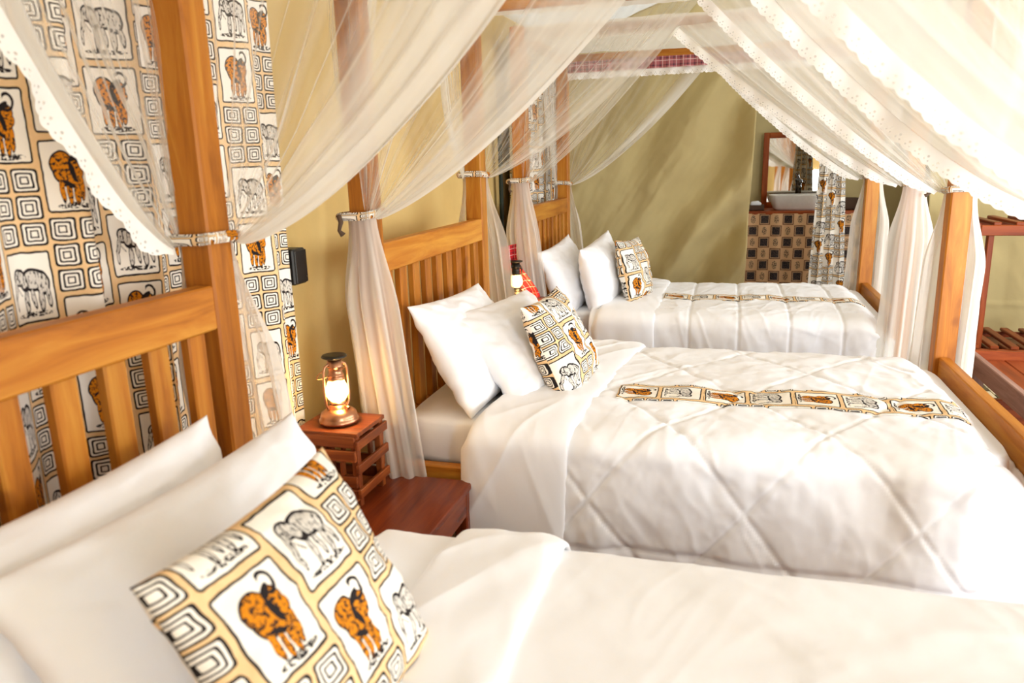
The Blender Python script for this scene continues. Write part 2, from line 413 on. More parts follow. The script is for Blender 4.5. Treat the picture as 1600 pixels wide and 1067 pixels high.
def solidify(o, th, offset=-1.0):
    md = o.modifiers.new('thickness', 'SOLIDIFY'); md.thickness = th; md.offset = offset
    return o
def lathe_mesh(name, prof, mat, n=28, close=False):
    pr = np.array(prof, float); th = np.linspace(0, 2 * np.pi, n, endpoint=False)
    P = np.zeros((n, len(pr), 3)); P[:, :, 0] = pr[None, :, 0] * np.cos(th)[:, None]; P[:, :, 1] = pr[None, :, 0] * np.sin(th)[:, None]; P[:, :, 2] = pr[None, :, 1]
    return grid_mesh(name, P, mat, close_u=True)
def tube_mesh(name, pts, r, mat, n=8, closed=False):
    pts = [Vector(p) for p in pts]; k = len(pts); rings = []
    prev = None
    for i, p in enumerate(pts):
        a = pts[(i - 1) % k] if (closed or i > 0) else p; b_ = pts[(i + 1) % k] if (closed or i < k - 1) else p
        tg = (b_ - a).normalized()
        ref = prev if prev is not None else (Vector((0, 0, 1)) if abs(tg.z) < 0.9 else Vector((1, 0, 0)))
        x = (ref - tg * ref.dot(tg)).normalized(); y = tg.cross(x); prev = x
        rr = r[i] if hasattr(r, '__len__') else r
        rings.append([p + (x * math.cos(q) + y * math.sin(q)) * rr for q in np.linspace(0, 2 * math.pi, n, endpoint=False)])
    P = np.array([[list(v) for v in rg] for rg in rings])           # (k, n, 3)
    P = np.transpose(P, (1, 0, 2))
    if closed: P = np.concatenate([P, P[:, :1]], 1)
    return grid_mesh(name, P, mat, close_u=True)

# value noise -------------------------------------------------------------
_rng = np.random.RandomState(5); _T = _rng.rand(256, 256)
def vn(x, y):
    x = np.asarray(x, float); y = np.asarray(y, float)
    xi = np.floor(x).astype(int); yi = np.floor(y).astype(int); fx = x - xi; fy = y - yi
    fx = fx * fx * fx * (fx * (fx * 6 - 15) + 10); fy = fy * fy * fy * (fy * (fy * 6 - 15) + 10)
    g = lambda a, b_: _T[a & 255, b_ & 255]
    return (g(xi, yi) * (1 - fx) + g(xi + 1, yi) * fx) * (1 - fy) + (g(xi, yi + 1) * (1 - fx) + g(xi + 1, yi + 1) * fx) * fy
def fbm(x, y, o=4, g=0.5):
    s = 0; a = 1.0; n = 0
    for i in range(o):
        s = s + a * (vn(x + 17.3 * i, y + 9.1 * i) - 0.5); n += a; a *= g; x = x * 2.03; y = y * 2.03
    return s / n * 2
def ridge(x, y, o=3): return 1 - np.abs(fbm(x, y, o)) * 2
def sst(a, b_, x):
    q = np.clip((x - a) / (b_ - a), 0, 1); return q * q * (3 - 2 * q)

# ------------------------------------------------------------------ the tent
XW, XR, YF, YB, YP = -1.40, 3.25, -1.35, 8.2, 6.6     # left wall, right wall, front, bathroom back, partition
def roof_z(x): return 2.35 + 1.0 * (1 - np.abs(x - 0.95) / 2.35)
def struct(name, me, parent=None, label=None):
    o = link(name, me, parent); tag(o, label=label, kind='structure'); return o
# floor
struct('floor', grid_mesh('floor', np.array([[[x, y, 0] for y in (YF, YB + .1)] for x in (XW - .1, XR + .1)], float), 'floor', flip=False, smooth=False))
# left wall: canvas with soft vertical and diagonal wrinkles
yy = np.linspace(YF, YB, 260); zz = np.linspace(0, 2.40, 60)
Y, Z = np.meshgrid(yy, zz, indexing='ij')
X = XW + 0.02 * fbm(Y * 1.6, Z * 0.5, 3) + 0.012 * fbm(Y * 4, Z * 1.2 + Y * 1.5, 3) - 0.01
struct('wall_left', grid_mesh('wall_left', np.stack([X, Y, Z], -1), 'canvas', flip=False))
# bathroom back wall
xx = np.linspace(XW, XR, 60); zz = np.linspace(0, 1, 40); Xg, Zg = np.meshgrid(xx, zz, indexing='ij')
struct('wall_back', grid_mesh('wall_back', np.stack([Xg, YB + 0.02 * fbm(Xg * 2, Zg * 3), Zg * roof_z(Xg)], -1), 'canvas2'))
# partition between tent room and bathroom: a wide flap drawn taut on the left, a plain piece on the right
nx, nz = 150, 150
s_ = np.linspace(0, 1, nx); q_ = np.linspace(0, 1, nz); Sg, Q = np.meshgrid(s_, q_, indexing='ij')
Zt = Q * 2.75
xr = 0.135 + 0.045 * Zt / 1.75 + 0.0 * Zt
Xp = XW + (xr - XW) * Sg
a_, b2 = math.cos(0.98), math.sin(0.98)
across = (Xp * b2 - (Zt - 1.0) * a_)
fold = np.sin(across * 12.5 + 1.3 * fbm(Xp * 1.5, Zt * 1.5, 2)) * (0.25 + 0.75 * sst(0.2, 0.85, Sg)) * 0.105
fold = fold + 0.025 * fbm(across * 9, (Xp + Zt) * 1.2, 3) + 0.006 * fbm(Xp * 9, Zt * 9, 3)
Yp = YP + fold - 0.05 * sst(0.9, 1.0, Sg)
o = struct('wall_partition', grid_mesh('wall_partition', np.stack([Xp, Yp, np.minimum(Zt, roof_z(Xp))], -1), 'canvas2'))
solidify(o, 0.008, 0)
Xp = 1.50 + (XR - 1.50) * Sg + 0.02 * (1 - Sg) * np.sin(Zt * 3)
seam = 0.012 * np.exp(-((Zt - 0.27) / 0.012) ** 2)
Yp = YP + 0.025 * fbm(Xp * 2.2, Zt * 1.4, 3) + 0.02 * fbm(Xp * 5 + Zt * 2, Zt * 2, 3) - seam
o = struct('wall_partition', grid_mesh('wall_partition', np.stack([Xp, Yp, np.minimum(Zt, roof_z(Xp))], -1), 'canvas2'))
solidify(o, 0.008, 0)
# roof liner
xs = np.concatenate([np.linspace(XW, 0.95, 30), np.linspace(0.95, XR, 30)[1:]]); ys = np.linspace(YF, YB, 60)
Xg, Yg = np.meshgrid(xs, ys, indexing='ij')
struct('ceiling', grid_mesh('ceiling', np.stack([Xg, Yg, roof_z(Xg) + 0.02 * fbm(Xg * 2, Yg * 2)], -1), 'roof', flip=True))
# right wall and tent front, with their openings (pieces of canvas around the holes)
def wall_piece(name, axis, c, a0, a1, z0, z1, parent=None):
    n = 24; A, B = np.meshgrid(np.linspace(a0, a1, n), np.linspace(z0, z1, n), indexing='ij')
    w = c + 0.008 * fbm(A * 2, B * 2)
    P = np.stack([w, A, B] if axis == 'x' else [A, w, B], -1)
    return grid_mesh(name, P, 'canvas')
wr = struct('wall_right', wall_piece('wall_right', 'x', XR, YF, YB, 0, 0.75))
for a0, a1, z0, z1 in ((YF, YB, 2.15, 2.40), (YF, 0.0, .75, 2.15), (2.5, 2.7, .75, 2.15), (5.2, YB, .75, 2.15)):
    link('wall_panel', wall_piece('wall_panel', 'x', XR, a0, a1, z0, z1), wr)
wf = struct('wall_front', wall_piece('wall_front', 'y', YF, XW, 0.72, 0, 2.9))
for a0, a1, z0, z1 in ((3.05, XR, 0, 2.4), (0.72, 3.05, 2.25, 3.3), (0.70, 1.16, 0, 2.25), (1.16, 1.95, 1.12, 2.25), (1.16, 1.95, 0.0, 0.30), (1.95, 3.05, 0, 0.25)):
    link('wall_panel', wall_piece('wall_panel', 'y', YF, a0, a1, z0, z1), wf)
# dark green webbing strip down the left wall beside the far window
st = link('trim_1', box_mesh(0.012, 0.055, 1.5, 'dkgreen'), None, loc=(XW + 0.045, 4.50, 1.10)); tag(st, kind='structure')

# ------------------------------------------------------------------ beds
BX = -0.13; BY = {1: 0.885, 2: 2.822, 3: 4.781}
HX, FX, PY = -1.015, 1.01, 0.568        # post centres in bed coordinates
BEDLAB = {1: 'pine four-poster bed frame nearest the camera, its slatted headboard at lower left',
          2: 'pine four-poster bed frame in the middle, between the two bedside tables',
          3: 'pine four-poster bed frame farthest away, against the green canvas partition'}
def make_bed(k):
    b = thing('four_poster_bed', (BX, BY[k], 0), BEDLAB[k], 'bed', 'three four-poster beds in a row')
    for x in (HX, FX):
        for s in (-1, 1):
            bar('post', (x, s * PY, 0), (x, s * PY, 2.17), 0.08, 0.08, 'bedwood', b, bev=0.005)
    yi = PY - 0.04
    bar('headboard_rail', (HX + 0.014, -yi, 1.15), (HX + 0.014, yi, 1.15), 0.046, 0.10, 'bedwood', b)
    bar('headboard_lower_rail', (HX + 0.014, -yi, 0.50), (HX + 0.014, yi, 0.50), 0.046, 0.09, 'bedwood', b)
    for i in range(9):
        y = -0.4695 + i * 0.1174
        bar('headboard_slat', (HX + 0.012, y, 0.545), (HX + 0.012, y, 1.10), 0.056, 0.026, 'bedwood', b)
    bar('foot_rail', (FX, -yi, 0.545), (FX, yi, 0.545), 0.042, 0.156, 'bedwood', b)
    for s in (-1, 1):
        bar('side_rail', (HX + .04, s * (PY + 0.0), 0.37), (FX - .04, s * (PY + 0.0), 0.37), 0.04, 0.145, 'bedwood', b)
    for s in (-1, 1):
        bar('canopy_rail', (HX + .04, s * PY, 2.13), (FX - .04, s * PY, 2.13), 0.035, 0.055, 'bedwood', b)
        x = HX if s < 0 else FX
        bar('canopy_rail', (x, -yi, 2.13), (x, yi, 2.13), 0.035, 0.055, 'bedwood', b)
    return b

def bed_mattress(k):
    lab = {1: 'white sheeted mattress on the nearest bed, under the large cushion', 2: 'white sheeted mattress on the middle bed, its corner showing beside the table',
           3: 'white sheeted mattress on the farthest bed, a strip showing under its pillows'}[k]
    x0, x1, hw, z0, z1 = -0.965, 0.965, 0.53, 0.42, 0.585
    n = 96; m_ = 60
    th = np.linspace(0, 2 * np.pi, n, endpoint=False)
    sq = lambda c, e: np.sign(c) * np.abs(c) ** e
    # vertical profile param
    pr = [(0.0, z1 + .004), (.25, z1 + .004), (.5, z1 + .003), (.75, z1 + .002), (.9, z1), (.965, z1 - .004), (.988, z1 - .018), (1.0, z1 - .045), (1.0, (z0 + z1) / 2), (1.0, z0 + .03), (.985, z0), (.5, z0), (0, z0)]
    P = np.zeros((n, len(pr), 3))
    ux = sq(np.cos(th), 0.16); uy = sq(np.sin(th), 0.16)
    for j, (r, z) in enumerate(pr):
        P[:, j, 0] = (x0 + x1) / 2 + ux * (x1 - x0) / 2 * (1 - (1 - r) * (0.35 if r > .9 else 1)); P[:, j, 1] = uy * (hw - (1 - r) * (hw * .55 if r > .9 else hw)); P[:, j, 2] = z
    P[:, :, 2] += 0.004 * fbm(P[:, :, 0] * 9, P[:, :, 1] * 9 + P[:, :, 2] * 20)
    o = link('mattress', grid_mesh('mattress', P, 'sheet', close_u=True, flip=False), None, loc=(BX, BY[k], 0))
    return tag(o, lab, 'mattress', 'mattresses on the beds')

def cross_profile(s, hw_, ztop, zn, zf, bulge=0.035, crown=0.018, r=0.10):
    """s in [0,1] -> (y, z, ny, nz, hang) across the bed: near hem, up the side, over the top, down the far side"""
    pts = []
    pts += [(-hw_ - 0.02, zn)]
    pts += [(-hw_ - bulge, zn + (ztop - zn) * q) for q in (.25, .5, .68)]
    for a in np.linspace(0, np.pi / 2, 7)[1:]:
        pts.append((-hw_ - bulge + r - r * math.cos(a), ztop - r * 0.75 + r * 0.75 * math.sin(a)))
    for y in np.linspace(-hw_ + r, hw_ - r, 14): pts.append((y, ztop + crown * (1 - (y / hw_) ** 2)))
    left = [p for p in pts]
    mirror = [(-hw_ - 0.02, zf)] + [(-hw_ - bulge, zf + (ztop - zf) * q) for q in (.25, .5, .68)]
    for a in np.linspace(0, np.pi / 2, 7)[1:]: mirror.append((-hw_ - bulge + r - r * math.cos(a), ztop - r * 0.75 + r * 0.75 * math.sin(a)))
    pts = left + [(-y, z) for y, z in reversed(mirror)]
    A = np.array(pts); d = np.concatenate([[0], np.cumsum(np.hypot(*np.diff(A, axis=0).T))])
    L = d[-1]; y = np.interp(s * L, d, A[:, 0]); z = np.interp(s * L, d, A[:, 1])
    for _ in range(6):
        y[1:-1] = (y[:-2] + 2 * y[1:-1] + y[2:]) / 4; z[1:-1] = (z[:-2] + 2 * z[1:-1] + z[2:]) / 4
    ty, tz = np.gradient(y), np.gradient(z); n = np.hypot(ty, tz)
    return y, z, -tz / n, ty / n, L

def duvet(k, lab):
    zt = {1: 0.625, 2: 0.605, 3: 0.60}[k]
    hw_ = 0.60
    zn, zf = (0.13, 0.13)
    ns, nx = 230, 250
    x0, x1 = -0.62, 0.985
    s = np.linspace(0, 1, ns); y, z, ny, nz, L = cross_profile(s, hw_, zt, zn, zf)
    x = np.linspace(x0, x1, nx)
    Xg = np.repeat(x[:, None], ns, 1); Yg = np.repeat(y[None], nx, 0); Zg = np.repeat(z[None], nx, 0)
    arc = (s * L)[None] - L / 2 + 0 * Xg                       # flattened coordinate across
    ox = 11.0 * k
    top = sst(zt - .12, zt - .02, Zg)
    d = (0.006 if k == 1 else 0.011) * fbm(Xg * 3.1 + ox, arc * 3.1, 3)
    w = Xg * 0.8 + arc * 0.6
    d += (0.003 if k == 1 else 0.0065) * np.clip(ridge(w * 6 + ox, (Xg * -.6 + arc * .8) * 2.2, 3) - 0.35, 0, 1) * (0.4 + 0.6 * vn(Xg * 2 + 3, arc * 2 + ox))
    d += (0.0008 if k == 1 else 0.0028) * fbm(Xg * 16 + ox, arc * 16, 3)
    side = 1 - top
    cr = np.zeros_like(d)                                       # thin soft creases in several directions
    for q, (ang, fr, am) in enumerate(((0.35, 7.5, .0065), (1.25, 9.0, .005), (2.3, 8.0, .0055), (2.85, 13.0, .003))):
        a1_ = Xg * math.cos(ang) + arc * math.sin(ang); a2_ = -Xg * math.sin(ang) + arc * math.cos(ang)
        rr = 1 - np.abs(fbm(a1_ * fr + ox + 5 * q + 0.5 * fbm(a2_ * 3, a1_ * 3, 2), a2_ * 1.6 + 3 * q, 2)) * 3.2
        cr += am * np.clip(rr, 0, 1) ** 2 * sst(0.35, 0.75, vn(Xg * 2.6 + 7 * q + ox, arc * 2.6 + q))
    d += cr * {1: 0.30, 2: 0.65, 3: 0.8}[k] * (1 - 0.35 * side)
    d += side * (0.016 * fbm(Xg * 4.5 + ox, Zg * 2.0, 2) + 0.006 * fbm(Xg * 13 + ox, Zg * 4 + Xg * 3, 2))
    if k == 2:     # diamond quilting
        cx, cy = -0.03, -0.489                       # a crossing, in bed coordinates
        p_ = (Xg - cx) / 0.482; q_ = (arc - cy) / 0.65
        l1 = np.abs(((p_ + q_ + .5) % 1) - .5); l2 = np.abs(((p_ - q_ + .5) % 1) - .5)
        dist = np.minimum(l1, l2) * 0.387
        d += -0.007 * np.exp(-(dist / 0.008) ** 2) + 0.005 * sst(0, 0.12, dist)
        d += 0.006 * fbm(Xg * 22, arc * 22, 2) * np.exp(-(dist / 0.05) ** 2)
    if k == 3:     # straight channels across the bed
        l1 = np.abs((((Xg + 0.06) / 0.265 + .5) % 1) - .5) * 0.265
        d += -0.007 * np.exp(-(l1 / 0.008) ** 2) + 0.004 * sst(0, 0.1, l1)
        l2 = np.abs(np.abs(arc) - 0.45); d += -0.006 * np.exp(-(l2 / 0.014) ** 2)
    if k == 1:
        d += 0.004 * fbm(Xg * 2 + 5, arc * 9, 3)
    hem = np.abs((Zg - zn) - 0.085); d += -0.008 * np.exp(-(hem / 0.012) ** 2) * side
    Yg = Yg + d * ny[None]; Zg = Zg + d * nz[None]
    Zg = Zg + (Zg < 0.3) * 0.0 + side * 0.02 * fbm(Xg * 2.5 + ox, 0 * Xg + 3.3, 2)
    # foot end dips down behind the foot rail; head end thickens softly
    ft = sst(0.80, 0.985, Xg); Zg = Zg - top * 0.085 * ft * ft - 0.0 * ft
    sq = 1 - 0.015 * sst(0.86, 0.985, Xg); Yg = Yg * sq
    root = thing('duvet', (BX, BY[k], 0), lab, 'duvet', 'white duvets on the beds')
    o = link('cover', grid_mesh('duvet_cover', np.stack([Xg, Yg, Zg], -1), 'white'), root); solidify(o, 0.012, -1)
    # turned-down band at the head: its own layer with a rolled edge
    nb = 70
    t_ = np.linspace(0, 1, nb); bx0, bx1 = (-0.635, -0.27) if k != 3 else (-0.60, -0.24)
    if k == 1: bx0, bx1 = -0.455, -0.185
    y2, z2, ny2, nz2, L2 = cross_profile(s, hw_ + 0.012, zt + 0.012, zn - 0.01, zf - 0.01, 0.04)
    T, _ = np.meshgrid(t_, s, indexing='ij'); arc2 = (s * L2)[None] - L2 / 2 + 0 * T
    skew = 0.05 * (arc2 / 0.6) * (k == 2) + 0.012 * fbm(arc2 * 3 + ox, 0 * arc2, 2)
    Xb = bx0 + (bx1 - bx0) * T + skew
    puff = np.sqrt(np.clip(1 - (2 * T - 1) ** 4, 0, 1)) * 0.022 - 0.014
    puff += 0.006 * np.clip(1 - np.abs(fbm(Xb * 5 - arc2 * 3 + ox, arc2 * 1.2, 2)) * 3, 0, 1) ** 2
    puff += 0.010 * fbm(Xb * 4 + ox, arc2 * 2.5, 3) + 0.004 * np.clip(ridge(Xb * 7 + arc2 * 2 + ox, arc2 * 2, 3) - .3, 0, 1)
    Yb = y2[None] + puff * ny2[None]; Zb = z2[None] + puff * nz2[None]
    roll = np.exp(-(T / 0.06) ** 2)
    Zb = Zb - roll * 0.05 * sst(zt - .1, zt, Zb); Yb = Yb * (1 - 0.02 * roll)
    o = link('turned_down_band', grid_mesh('turned_down_band', np.stack([Xb, Yb, Zb], -1), 'white'), root); solidify(o, 0.012, -1)
    # printed runner sewn on the cover
    if k in (2, 3):
        ca = {2: -0.185, 3: -0.135}[k]; hwr = 0.083
        my = 18; cell = 0.152
        xs_ = []; vcoord = []; xa = x[np.searchsorted(x, -0.235)]; xb = x[np.searchsorted(x, 0.90)]; c_i = 0
        while xa < xb - 1e-6:                                 # buffalo and elephant squares in turn
            e_ = min(xa + cell, xb); lo = 0.2527 + 0.156 * (c_i % 2)
            xs_ += list(np.linspace(xa, e_, 22)); vcoord += list(np.linspace(lo, lo + 0.156 * (e_ - xa) / cell, 22)); xa = e_; c_i += 1
        xs_ = np.array(xs_); vcoord = np.array(vcoord); mx = len(xs_); vs = np.linspace(-hwr, hwr, my)
        # sample the finished cover surface
        arcs = s * L - L / 2
        Zs = np.zeros((mx, my)); Ys = np.zeros((mx, my))
        fx_ = np.interp(xs_, x, np.arange(nx)); 
        for a in range(mx):
            i = min(int(fx_[a]), nx - 2); f = fx_[a] - i
            yr = Yg[i] * (1 - f) + Yg[i + 1] * f; zr = Zg[i] * (1 - f) + Zg[i + 1] * f
            cc = ca + 0.006 * math.sin(xs_[a] * 5)
            Ys[a] = np.interp(cc + vs, arcs, yr); Zs[a] = np.interp(cc + vs, arcs, zr)
        P = np.stack([np.repeat(xs_[:, None], my, 1), Ys, Zs + 0.0045], -1)
        uvr = np.stack([np.repeat(vs[None] + 0.195, mx, 0), np.repeat(vcoord[:, None], my, 1)], -1)
        o = link('printed_runner', grid_mesh('printed_runner', P, 'print', uv=uvr), root)
        o['label'] = 'safari print strip with buffalo and elephant squares'
        solidify(o, 0.003, -1)
    return root

for k in (1, 2, 3):
    make_bed(k); bed_mattress(k)
duvet(1, 'plain white duvet on the nearest bed, across the bottom of the picture')
duvet(2, 'white diamond-quilted duvet with printed strip on the middle bed')
duvet(3, 'white duvet with straight channel seams and printed strip on the farthest bed')

# ------------------------------------------------------------------ pillows and cushions
def pillow_mesh(w, h, T, seed, mat, n=64, uvo=(0, 0), pinch=0.075, sag=0.12, wr=1.0):
    u = np.sin(np.linspace(-1, 1, n) * np.pi / 2) * 0.5 + np.linspace(-1, 1, n) * 0.5
    U, V = np.meshgrid(u, u, indexing='ij')
    out = []
    for side in (1, -1):
        x = w / 2 * U * (1 - pinch * (1 - V ** 2) * np.abs(U) ** 3); y = h / 2 * V * (1 - pinch * (1 - U ** 2) * np.abs(V) ** 3)
        prof = np.clip(1 - np.abs(U) ** 2.6, 0, 1) ** 0.52 * np.clip(1 - np.abs(V) ** 2.6, 0, 1) ** 0.52
        prof = prof * (1 - sag * V)
        e = prof ** 0.5
        sd = seed * 7.7 + side * 3.1
        wz = 0.014 * fbm(U * 2.2 + sd, V * 2.2, 3) * e + 0.008 * (ridge(U * 3 + V * 2.2 + sd, V * 3 - U * 1.5, 3) - .5) * e
        rad = np.arctan2(np.abs(V), np.abs(U) + 1e-6)
        corner = sst(0.75, 1.25, np.hypot(U, V))
        wz += 0.006 * np.sin(rad * 26 + sd) * corner * e
        z = side * (T / 2 * prof) + wz * wr * (1 if side > 0 else 1)
        out.append(np.stack([x, y, z], -1))
    A, B = out; N = n * n
    F = []
    idx = np.arange(N).reshape(n, n)
    a, b_, c, d = idx[:-1, :-1].ravel(), idx[1:, :-1].ravel(), idx[1:, 1:].ravel(), idx[:-1, 1:].ravel()
    F = np.concatenate([np.stack([a, b_, c, d], 1), np.stack([d, c, b_, a], 1) + N])
    P = np.concatenate([A.reshape(-1, 3), B.reshape(-1, 3)])
    me = bpy.data.meshes.new('pillow'); me.from_pydata(P.tolist(), [], F.tolist())
    l = me.uv_layers.new(name='UVMap'); vi = np.zeros(len(me.loops), int); me.loops.foreach_get('vertex_index', vi)
    uv = np.stack([(U * w / 2).ravel() + uvo[0], (V * h / 2).ravel() + uvo[1]], -1); uv = np.concatenate([uv, uv + 0.31])
    l.data.foreach_set('uv', uv[vi].astype(np.float32).ravel())
    bm = bmesh.new(); bm.from_mesh(me); bmesh.ops.remove_doubles(bm, verts=bm.verts[:], dist=1e-5); bm.to_mesh(me); bm.free()
    me.polygons.foreach_set('use_smooth', np.ones(len(me.polygons), bool)); me.materials.append(M[mat]); me.update()
    return me
def place(name, me, c, U, V, label, cat, group):
    U = Vector(U).normalized(); V = Vector(V); V = (V - U * V.dot(U)).normalized(); N = U.cross(V)
    mw = Matrix(((U.x, V.x, N.x, c[0]), (U.y, V.y, N.y, c[1]), (U.z, V.z, N.z, c[2]), (0, 0, 0, 1)))
    o = link(name, me, None, mat4=mw)
    return tag(o, label, cat, group)
GP, GC = 'white pillows on the beds', 'safari print cushions on the beds'
place('pillow', pillow_mesh(.72, .42, .17, 1, 'pillow'), (-0.975, 0.895, 0.752), (0, 1, 0), (-.30, 0, .95), 'white pillow against the headboard of the nearest bed, behind another', 'pillow', GP)
place('pillow', pillow_mesh(.74, .44, .17, 2, 'pillow'), (-0.805, 0.995, 0.742), (0.03, 1, 0), (-.52, 0, .85), 'white pillow directly behind the printed cushion on the nearest bed', 'pillow', GP)
place('pillow', pillow_mesh(.66, .45, .16, 3, 'pillow'), (-0.925, 2.66, 0.772), (.06, .995, -.03), (-.50, .08, .85), 'white pillow leaning on the middle bed headboard, hindmost of its pair', 'pillow', GP)
place('pillow', pillow_mesh(.66, .45, .17, 4, 'pillow'), (-0.765, 2.795, 0.745), (.20, .97, -.01), (-.66, .16, .73), 'white pillow in front of another on the middle bed, beside the cushion', 'pillow', GP)
place('pillow', pillow_mesh(.60, .44, .16, 5, 'pillow'), (-0.94, 4.48, 0.765), (.10, .985, .085), (-.36, 0, .93), 'white pillow leaning on the headboard of the farthest bed', 'pillow', GP)
place('pillow', pillow_mesh(.60, .42, .18, 6, 'pillow'), (-0.735, 4.54, 0.78), (.12, .975, .10), (-.20, 0, .98), 'plump upright white pillow next to the cushion on the farthest bed', 'pillow', GP)
place('cushion', pillow_mesh(.44, .39, .13, 7, 'print', n=72, uvo=(0.305, 0.268), wr=.7), (-0.565, 0.846, 0.81), (0, 1, 0.013), (-.456, 0, .89), 'large printed cushion with ochre buffalo on the nearest bed', 'cushion', GC)
place('cushion', pillow_mesh(.42, .40, .15, 8, 'print', n=72, uvo=(0.225, 0.33), wr=1.2), (-0.60, 2.74, 0.77), (.10, .995, .03), (-.42, .05, .90), 'printed cushion leaning on white pillows of the middle bed', 'cushion', GC)
place('cushion', pillow_mesh(.40, .40, .14, 9, 'print', n=60, uvo=(0.33, 0.42), wr=1.2), (-0.545, 4.60, 0.79), (.22, .96, -.04), (-.22, .13, .95), 'printed cushion standing on the farthest bed near the partition', 'cushion', GC)

# ------------------------------------------------------------------ mosquito nets
TIE = 1.30
def net_panel(root, A, B, Q, sag, seed, lace=False, lay=1.0, nu=90, nv=46, bulge=0.03, side=(0, 1, 0), dens=7.0, wband_=0.40):
    """A: post end of the rail, B: free end of the top edge, Q: tie point"""
    A, B, Q = map(np.array, (A, B, Q)); sd = np.array(side, float)
    u = np.linspace(0, 1, nu); v = np.linspace(0, 1, nv); U, V = np.meshgrid(u, v, indexing='ij')
    T = A[None, None] + (B - A)[None, None] * U[..., None]
    ax = (B - A) / np.linalg.norm(B - A)
    q_end = Q[None, None] + ax[None, None] * (0.045 * (U - 0.3))[..., None] + np.array([0, 0, -1.0])[None, None] * (0.03 * (U - .5))[..., None]
    P = T * (1 - V)[..., None] + q_end * V[..., None]
    sg = sag * (U ** 2.2) * (4 * V * (1 - V)) ** 0.9
    # gathered free edge: the lower part of the fan is bunched towards the edge
    P[..., 2] -= sg
    P -= ax[None, None] * (sg * 0.25 + 0.35 * np.linalg.norm(B - A) * (U ** 3) * 0.0)[..., None]
    env = np.sin(np.pi * np.clip(V * 0.93 + 0.07, 0, 1)) ** 0.7
    ph = U * 60 + 4.0 * fbm(U * 9 + seed, V * 1.1, 2)
    pl = (np.sin(ph) * 0.6 + 0.9 * fbm(U * 34 + seed * 3.3, V * 1.0, 2)) * (0.016 * env + 0.003)
    bl = bulge * np.sin(np.pi * V) * np.sin(np.pi * np.clip(U, 0, 1) * .9) + 0.03 * fbm(U * 3 + seed, V * 2, 2) * env
    P += sd[None, None] * (pl + bl)[..., None]
    P += np.array([0, 0, 1.0])[None, None] * (0.010 * fbm(U * 25 + seed, V * 2 + 7, 2) * env)[..., None]
    wid = np.clip(1 - V, 0.05, 1)
    band = sst(1 - wband_, 1.0, U)
    streak = 0.40 + 1.25 * np.clip(vn(U * 55 + seed, V * 1.2 + 2 * seed), 0, 1) ** 2
    lays = (0.34 + 0.30 / (wid + 0.12)) * streak + dens * band * (0.55 + 0.45 * sst(0.0, .4, V)) * (0.75 + 0.25 * streak)
    lays *= lay
    o = link('net_panel', grid_mesh('net_panel', P, 'tulle', attr=lays), root)
    # hemmed or lace-trimmed free edge
    E_ = P[-1]                                             # (nv, 3)
    if lace:
        n2 = 260; vv = np.linspace(0, 0.985, n2); E2 = np.stack([np.interp(vv, v, E_[:, i]) for i in range(3)], -1)
        dl = np.concatenate([[0], np.cumsum(np.linalg.norm(np.diff(E2, axis=0), axis=1))])
        tg = np.gradient(E2, axis=0); tg /= np.linalg.norm(tg, axis=1)[:, None]
        inn = np.cross(tg, sd); inn /= np.linalg.norm(inn, axis=1)[:, None]
        if inn[n2 // 2, 2] > 0: inn = -inn                 # the trim hangs below / beyond the edge
        rows = 6; wband = 0.046
        scal = 0.5 + 0.5 * np.abs(np.sin(dl / 0.030 * np.pi))
        L = np.zeros((n2, rows, 3)); uv = np.zeros((n2, rows, 2))
        taper = sst(0, .12, 1 - vv) 
        for j in range(rows):
            f = j / (rows - 1); ww = (f * (wband - 0.010) + (f ** 4) * 0.010 * scal) * (0.3 + 0.7 * taper)
            rip = 0.010 * f * np.sin(dl * 42 + seed) + 0.012 * f * fbm(dl * 9 + seed, 0 * dl, 2)
            L[:, j] = E2 + inn * ww[:, None] + sd[None] * (rip - 0.004)[:, None]
            uv[:, j, 0] = dl; uv[:, j, 1] = ww
        lo = link('lace_trim', grid_mesh('lace_trim', L, 'lace', uv=uv), o)
    return o

def net_tail(root, px, py, ox, oy, seed, z0=TIE - .01, z1=0.34, flare=0.0, lay=1.0, rb=0.115):
    """gathered net hanging from the tie around the outer corner (ox, oy) of a post"""
    n, nv = 90, 40
    th0 = math.atan2(oy, ox)
    a = np.linspace(-1.75, 1.75, n) + th0
    v = np.linspace(0, 1, nv); Ag, V = np.meshgrid(a, v, indexing='ij')
    open_ = sst(0.0, 0.32, V)
    r = 0.058 + (rb - 0.058) * (open_ * 0.75 + 0.25 * V) 
    r = r * (1 + 0.10 * np.sin(Ag * 13 + seed) * open_) + 0.018 * fbm(Ag * 5 + seed, V * 1.2, 3) * open_
    cx = px + flare * (V ** 1.1) * -ox
    P = np.stack([cx + r * np.cos(Ag) * 1.05, py + r * np.sin(Ag) * 0.85, z0 - (z0 - z1) * V + 0.03 * fbm(Ag * 2 + seed, 0 * Ag, 2) * V], -1)
    lays = (1.5 + 1.6 * np.exp(-(V / 0.15))) * (0.5 + 1.0 * vn(Ag * 9 + seed, V * 1.2)) * lay
    return link('net_tail', grid_mesh('net_tail', P, 'tulle', attr=lays), root)

